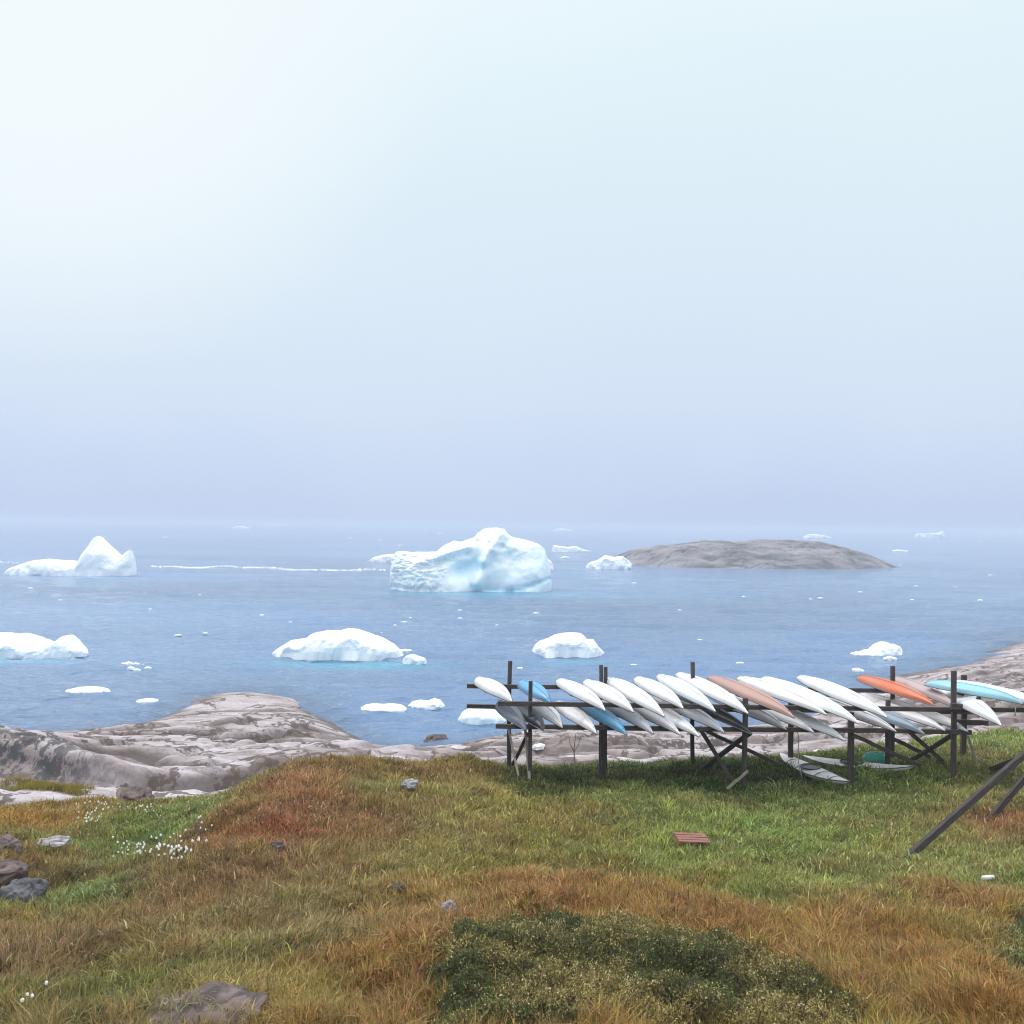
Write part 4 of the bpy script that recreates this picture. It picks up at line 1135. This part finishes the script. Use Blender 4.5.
UP = [ # far px, near px, width, hull, deck, label
 ((475,681),(512,703),.46,M_white,M_offw,'short white kayak on the top tier, at the left end of the rack'),
 ((519,684),(550,704),.44,M_blue,M_blue,'bright blue kayak on the top tier, second from the left'),
 ((556,682),(605,711),.46,M_white,M_white,'white kayak on the top tier just right of the blue one'),
 ((583,683),(633,712.5),.46,M_white,M_offw,'white kayak on the top tier crossing the doubled back post'),
 ((606,680),(664,717),.48,M_white,M_white,'long white kayak on the top tier just right of the doubled back post'),
 ((634,680),(683,709),.48,M_white,M_offw,'blunt ended white kayak on top, left of the pale blue hull'),
 ((656,677),(715,712),.46,M_pblue,M_grey,'pale blue white kayak on top, squeezed left of a larger white one'),
 ((675,675),(748,714),.50,M_white,M_white,'long white kayak on top whose tip hangs at the middle front post'),
 ((707,678),(794,718),.50,M_pink,M_pink,'dusty brown-pink kayak on the top tier, the only one of that colour'),
 ((736,679),(826,715),.50,M_white,M_white,'white kayak on top just right of the brown-pink one'),
 ((760,679),(859,724),.52,M_white,M_offw,'white kayak on top whose tip droops lowest, left of the third front post'),
 ((796,678),(887,718),.52,M_white,M_white,'rightmost white kayak on top before the orange one, wide hull'),
 ((856,679),(934,706),.48,M_orange,M_orange,'orange kayak on the top tier'),
 ((890,680),(957,708.5),.44,M_tan,M_tan,'faded pinkish grey kayak lying right against the orange one'),
 ((938,688),(1001,726),.50,M_white,M_offw,'white kayak under the turquoise one, its tip hanging low right of the tall front post'),
 ((924,685),(1023,704.5),.48,M_cyan,M_cyan,'turquoise kayak on top at the right end of the rack'),
 ((945,684),(1062,712),.48,M_pblue,M_pblue,'pale blue kayak behind the turquoise one, running out of view'),
]
for i, (fp, np_, W, mh, md, lb) in enumerate(UP):
    up_ = 0.24 if mh in (M_cyan,) else (0.12 if i > 14 and mh is M_pblue else 0.0)
    Fp, Np = PZ(*fp, TU - 0.02 + up_), PZ(*np_, TU - 0.08 + up_)
    make_kayak(Np, Fp, W, mh, md, lb, roll_=0.16 + 0.05 * math.sin(i * 2.3))
LO = [ # near tip, length, hull, deck, label
 ((525,730),2.7,M_slate,M_slate,'slate grey kayak on the lower tier, lowest at the left end'),
 ((543,731),2.3,M_black,M_black,'black kayak with cluttered deck on the lower tier, near the first front post'),
 ((562,728),2.6,M_offw,M_white,'narrow off-white kayak on the lower tier, right after the black one'),
 ((596,734),3.1,M_offw,M_grey,'off-white kayak on the lower tier, left of the blue one'),
 ((626,735),3.2,M_blue,M_blue,'bright blue kayak on the lower tier'),
 ((653,734),3.5,M_grey,M_grey,'grey kayak on the lower tier, just right of the lower blue one'),
 ((680,735),4.2,M_offw,M_offw,'off-white kayak on the lower tier, second right of the lower blue one'),
 ((699,737),4.2,M_white,M_offw,'white kayak on the lower tier, third right of the lower blue one'),
 ((724,733),4.0,M_grey,M_offw,'light grey kayak on the lower tier, left of the large black hull'),
 ((751,734),4.6,M_black,M_black,'glossy black upturned kayak on the lower tier by the middle front post'),
 ((786,730),4.0,M_grey,M_slate,'grey kayak in deep shade under the brown-pink one'),
 ((814,733),4.2,M_offw,M_white,'off-white kayak on the lower tier, under the tip of the brown-pink one'),
 ((845,741),4.6,M_grey,M_grey,'pale grey kayak on the lower tier whose tip hangs lowest of all'),
 ((896,732),4.4,M_offw,M_grey,'off-white kayak on the lower tier just right of the third front post'),
 ((924,734),4.0,M_gblue,M_gblue,'grey-blue kayak on the lower tier, under the orange one'),
 ((945,731),4.3,M_offw,M_white,'off-white kayak on the lower tier, right of the grey-blue one'),
 ((968,732),4.2,M_offw,M_grey,'last off-white kayak on the lower tier, passing the tall front post'),
]
for i, (np_, L, mh, md, lb) in enumerate(LO):
    Np = PZ(*np_, TL - 0.06)
    dirv = Vector((-0.235 - 0.0 * i, 1, 0)).normalized()
    Fp = Np + dirv * L + Vector((0, 0, 0.06))
    make_kayak(Np, Fp, 0.46 if L > 3.5 else 0.42, mh, md, lb, roll_=0.14 + 0.05 * math.sin(i * 1.9 + 1))
# two left on the grass
def on_grass(px, py, D, lift=0.12):
    p = PD(px, py, D); return Vector((p.x, p.y, gz(p.x, p.y) + lift))
M_hullw = paint('chalky white hull', (0.84, 0.84, 0.83), 0.5)
def sp3(px, py, lift, dmax=25.2):
    q = soil_point(px, py)
    if q[1] > dmax: return on_grass(px, py, dmax, lift)
    return Vector((q[0], q[1], q[2] + lift))
k1 = make_kayak(sp3(850, 792, .22), sp3(780, 762, .22), 0.52, M_hullw, M_hullw, 'white kayak lying upright on the grass with dark deck straps', roll_=0.1, upright=True, group='kayaks left on the grass', droop=0.10, rise=0.12)
k2 = make_kayak(sp3(915, 776, .22), sp3(803, 766, .22, 26.5), 0.40, M_hullw, M_offw, 'white kayak lying sideways on the grass, its bow pointing right', roll_=0.15, upright=True, group='kayaks left on the grass', droop=0.10, rise=0.12)
for q in (-0.9, -0.35, 0.5, 1.0):
    aa = np.linspace(-1, 1, 9)
    wv = 0.25 * (1 - (abs(q) / 2.6) ** 2)
    KX = np.repeat((aa * wv)[None], 2, 0)
    KY = np.array([[q - .02] * 9, [q + .02] * 9])
    KZ = -0.065 * (1 - aa ** 2)[None] * np.ones((2, 1)) - 0.012
    link('deck_strap', grid_mesh('deck_strap', KX, KY, KZ), M_black, k1)
# marks on the orange hull: a small dark maker's sticker
# white roll of foam on the beam beside the turquoise kayak
def tube(name, path, rad, mat, parent=None, seg=10, cap=True):
    path = [Vector(p) for p in path]
    rings = []
    V_, F_ = [], []
    for i, p in enumerate(path):
        d = (path[min(i + 1, len(path) - 1)] - path[max(i - 1, 0)]).normalized()
        ref = Vector((0, 0, 1)) if abs(d.z) < 0.9 else Vector((1, 0, 0))
        x = ref.cross(d).normalized(); y = d.cross(x)
        r0 = rad[i] if isinstance(rad, (list, tuple)) else rad
        for k in range(seg):
            a = 2 * math.pi * k / seg
            V_.append(p + x * r0 * math.cos(a) + y * r0 * math.sin(a))
    for i in range(len(path) - 1):
        for k in range(seg):
            F_.append((i * seg + k, i * seg + (k + 1) % seg, (i + 1) * seg + (k + 1) % seg, (i + 1) * seg + k))
    if cap:
        F_.append(tuple(range(seg))[::-1]); F_.append(tuple((len(path) - 1) * seg + k for k in range(seg)))
    me = bpy.data.meshes.new(name)
    o0 = Vector(parent.location) if parent else path[0]
    me.from_pydata([tuple(v - o0) for v in V_], [], F_)
    me.update()
    o = link(name, me, mat, parent, smooth=True)
    if not parent: o.location = o0
    return o
p1, p2 = PD(966, 696.5, 21.6), PD(977, 698.5, 21.3)
bd_ = p2 - p1
fb = empty('buoy', p1, 'white float with a dark end resting beside the turquoise kayak', 'float')
tube('float_body', [p1 - bd_ * .12, p1, p1 + bd_ * .5, p2, p2 + bd_ * .1], [0.03, 0.06, 0.065, 0.06, 0.035], M_white, fb)
tube('end_cap', [p2 + bd_ * .1, p2 + bd_ * .18, p2 + bd_ * .24], [0.055, 0.06, 0.02], M_black, fb)

# ropes
M_rope = plain('old rope', (0.45, 0.42, 0.36), 0.8)
a = PD(838, 714, 21.4)
tag(tube('rope', [PD(1015, 704, 21.4), PD(1015.5, 708, 21.35), PD(1015, 716, 21.3)], 0.012, M_rope, seg=6), 'pale rope loop hanging from the bow of the turquoise kayak', 'rope')
tag(tube('rope', [PD(797, 728, 22.2), PD(799, 740, 22.1), PD(798, 752, 22.0), PD(799, 766, 21.9), PD(802, 778, 21.8)], 0.010, M_rope, seg=6), 'thin pale rope dangling from the lower beam above the grounded kayak', 'rope')
# pale stick with forked top in front of the rocks
st_ = empty('dead_sapling', on_grass(575, 782, 22.0, 0), 'thin bare whitish sapling standing in the grass under the rack', 'sapling')
bx, by, bz = st_.location
tube('trunk', [(bx, by, bz - .1), (bx - .01, by, bz + .35), (bx - .03, by, bz + .62), (bx - .02, by, bz + .8)], [0.02, 0.016, 0.013, 0.008], M_pale, st_, seg=6)
tube('branch', [(bx - .03, by, bz + .6), (bx + .07, by, bz + .78), (bx + .12, by, bz + .98)], [0.010, 0.007, 0.003], M_pale, st_, seg=5)
tube('branch', [(bx - .03, by, bz + .62), (bx - .12, by, bz + .80), (bx - .15, by, bz + 1.0)], [0.010, 0.007, 0.003], M_pale, st_, seg=5)
tube('branch', [(bx - .02, by, bz + .75), (bx + .0, by, bz + .95), (bx - .02, by, bz + 1.08)], [0.008, 0.006, 0.003], M_pale, st_, seg=5)
# teal tarpaulin bundle
tp = Vector(soil_point(876, 765))
nu_, nv_ = 26, 18
A1, A2 = np.meshgrid(np.linspace(0, 2 * math.pi, nu_), np.linspace(0, math.pi / 2 * 1.15, nv_))
rx = 0.30 * np.sin(A2) ** 0.5; 
wr_ = 1 + 0.10 * fbm(np.cos(A1) * 2.2, np.sin(A1) * 2.2, A2 * 2, 3)
TX, TY, TZ = rx * np.cos(A1) * wr_ * 1.0, 0.22 * np.sin(A2) ** 0.5 * np.sin(A1) * wr_, 0.27 * np.cos(A2) ** 0.5 if False else 0.27 * np.sign(np.cos(A2)) * np.abs(np.cos(A2)) ** 0.5 * wr_
o = link('tarpaulin_bundle', grid_mesh('tarpaulin_bundle', TX, TY, TZ), paint('teal tarpaulin', (0.05, 0.42, 0.34), 0.4), smooth=True)
o.location = tp
tag(o, 'teal green wrapped bundle on the grass behind the rack', 'bundle')
# white ice bit and small float behind the rack on the rocks
pz = PD(539, 741, 40)
boulder(539, 741, 38, 0.24, 0.16, 0.12, 'small stranded lump of white ice on the rocks seen under the first kayaks', M_ice, 15.0, 0.1, name='stranded_ice', cat='ice lump', on_rock=True)
boulder(818, 738, 36, 0.20, 0.14, 0.09, 'small stranded white ice lump seen under the rack\'s drooping tips', M_ice, 16.0, 0.1, name='stranded_ice', cat='ice lump', on_rock=True)

# ------------------------------------------------------------------ leaning poles of a second rack at the right edge
tr = empty('timber_trestle', PD(1060, 800, 17.5), 'dark leaning poles of a second trestle entering at the right edge', 'trestle')
def pole(x0, y0, D0, x1, y1, D1, w_, name='pole'):
    a_, b_ = PD(x0, y0, D0), PD(x1, y1, D1)
    return bar(name, a_, b_, w_, w_, M_pole, tr)
x0, y0, z0 = soil_point(904, 858)
a_ = Vector((x0, y0, z0 - 0.05)); m_ = PD(1024, 755, 17.6); b_ = m_ + (m_ - a_) * 0.42
bar('pole', a_, b_, 0.105, 0.085, M_pole, tr)
x0, y0, z0 = soil_point(987, 823)
a2_ = Vector((x0, y0, z0 - 0.05)); m2_ = PD(1024, 779, 18.6); b2_ = m2_ + (m2_ - a2_) * 1.25
bar('pole', a2_, b2_, 0.10, 0.085, M_pole, tr)
x0, y0, z0 = soil_point(992, 772)
bar('pole', (x0, y0, z0 + 0.02), PD(1034, 752, 19.8), 0.09, 0.09, M_pole, tr)
for q in (b_, b2_):
    bar('post', (q.x, q.y + 0.08, gz(q.x, q.y) - 0.3), (q.x, q.y + 0.08, q.z + 0.15), 0.11, 0.11, M_pole, tr)
bar('beam', b_ + Vector((0, -0.3, 0.05)), b2_ + Vector((0, 0.5, 0.05)), 0.10, 0.10, M_pole, tr)

# ------------------------------------------------------------------ things lying in the meadow
M_brick = paint('faded red boards', (0.27, 0.115, 0.085), 0.8, dirt_amt=0.4)
x0, y0, z0 = soil_point(692, 845)
pal = empty('board_pallet', (x0, y0, z0 + 0.06), 'small faded red slatted board lying in the green grass', 'board')
for i in range(4):
    me = box_mesh('slat', -0.29, 0.29, -0.22 + i * 0.115, -0.13 + i * 0.115, 0.0, 0.025)
    o = link('slat', me, M_brick, pal)
    o.rotation_euler = (0, 0, 0.02 * math.sin(i * 4))
for sx in (-0.26, 0.0, 0.26):
    link('crosspiece', box_mesh('crosspiece', sx - 0.03, sx + 0.03, -0.22, 0.22, -0.05, -0.003), M_brick, pal)
pal.rotation_euler = (0.07, 0.05, 0.08); pal.location.z += 0.035; pal.scale = (0.88, 0.88, 0.88)
x0, y0, z0 = soil_point(988, 887)
tn = empty('drinks_can', (x0, y0, z0 + 0.09), 'small pale drink can lying in the grass on the right', 'can')
q0 = Vector((x0, y0, z0 + 0.11)); dv = Vector((0.085, 0.02, 0))
tube('can_body', [q0 - dv * 1.0, q0 - dv * .9, q0 + dv * .9, q0 + dv], [0.026, 0.033, 0.033, 0.026], paint('white enamel', (0.75, 0.78, 0.78), 0.3), tn, seg=14)
tube('can_lid', [q0 + dv * 1.01, q0 + dv * 1.05], [0.025, 0.025], plain('blue tin', (0.08, 0.22, 0.40), 0.3), tn, seg=14)

# ------------------------------------------------------------------ cotton grass
M_cot = plain('cotton tuft', (0.86, 0.86, 0.82), 0.9)
M_stem = plain('flower stem', (0.16, 0.17, 0.07), 0.8)
import bmesh
protos = []
for k in range(3):
    V_, F_ = [], []
    bm = bmesh.new()
    bmesh.ops.create_icosphere(bm, subdivisions=2, radius=1.0)
    for v in bm.verts:
        c = v.co
        n_ = float(noise(c.x * 2.5 + k * 7, c.y * 2.5, c.z * 2.5))
        v.co = Vector((c.x * 0.014, c.y * 0.014, c.z * 0.018 - 0.004)) * (1 + 0.55 * n_)
        v.co.z += 0.25
    me = bpy.data.meshes.new('tuft'); bm.to_mesh(me); bm.free()
    me.materials.append(M_cot)
    sm = bpy.data.meshes.new('stem')
    w2 = 0.0022
    vv = []
    for zz, lx in ((-0.03, 0), (0.12, 0.01), (0.235, 0.0)):
        for j in range(4): vv.append((w2 * math.cos(j * 1.571) + lx, w2 * math.sin(j * 1.571), zz))
    ff = [(r * 4 + j, r * 4 + (j + 1) % 4, r * 4 + 4 + (j + 1) % 4, r * 4 + 4 + j) for r in (0, 1) for j in range(4)]
    sm.from_pydata(vv, [], ff); sm.update(); sm.materials.append(M_stem)
    protos.append((me, sm))
cr_ = np.random.default_rng(21)
spots = []
def cl(cx, cy, sx, sy, n, g): 
    for _ in range(n): spots.append((cx + cr_.normal(0, sx), cy + cr_.normal(0, sy), g))
cl(137, 853, 14, 5, 34, 0); cl(172, 862, 12, 5, 28, 0); cl(192, 848, 9, 6, 9, 0); cl(205, 832, 8, 5, 6, 0)
cl(90, 821, 9, 5, 22, 1); cl(112, 808, 14, 3.5, 20, 1); cl(152, 812, 9, 3.5, 12, 1)
LB = ['fluffy white cottongrass head in the near flowering patch below the bright green grass', 'fluffy white cottongrass head in the far flowering patch beside the brown boulder', 'white cottongrass head alone near the bottom left corner']
GR = ['near patch of cottongrass', 'far patch of cottongrass', 'cottongrass at the bottom left']
for x, y in ((40,1002),(30,1008),(21,1020),(31,1012)): spots.append((x, y + 14, 2))
for x, y, g in spots:
    X, Y, Z = soil_point(x, y + 9 if g < 2 else y)
    me, sm = protos[cr_.integers(0, 3)]
    root = bpy.data.objects.new('cottongrass', None)
    COL.objects.link(root)
    root.location = (X, Y, Z); root.rotation_euler = (cr_.normal(0, .15), cr_.normal(0, .15), cr_.uniform(0, 6.28))
    s = cr_.uniform(0.8, 1.25) * (1.0 if g < 2 else 0.8)
    root.scale = (s, s, s)
    tag(root, LB[g], 'flower', GR[g])
    for nm, mm in (('tuft', me), ('stem', sm)):
        o = bpy.data.objects.new(nm, mm); COL.objects.link(o); o.parent = root
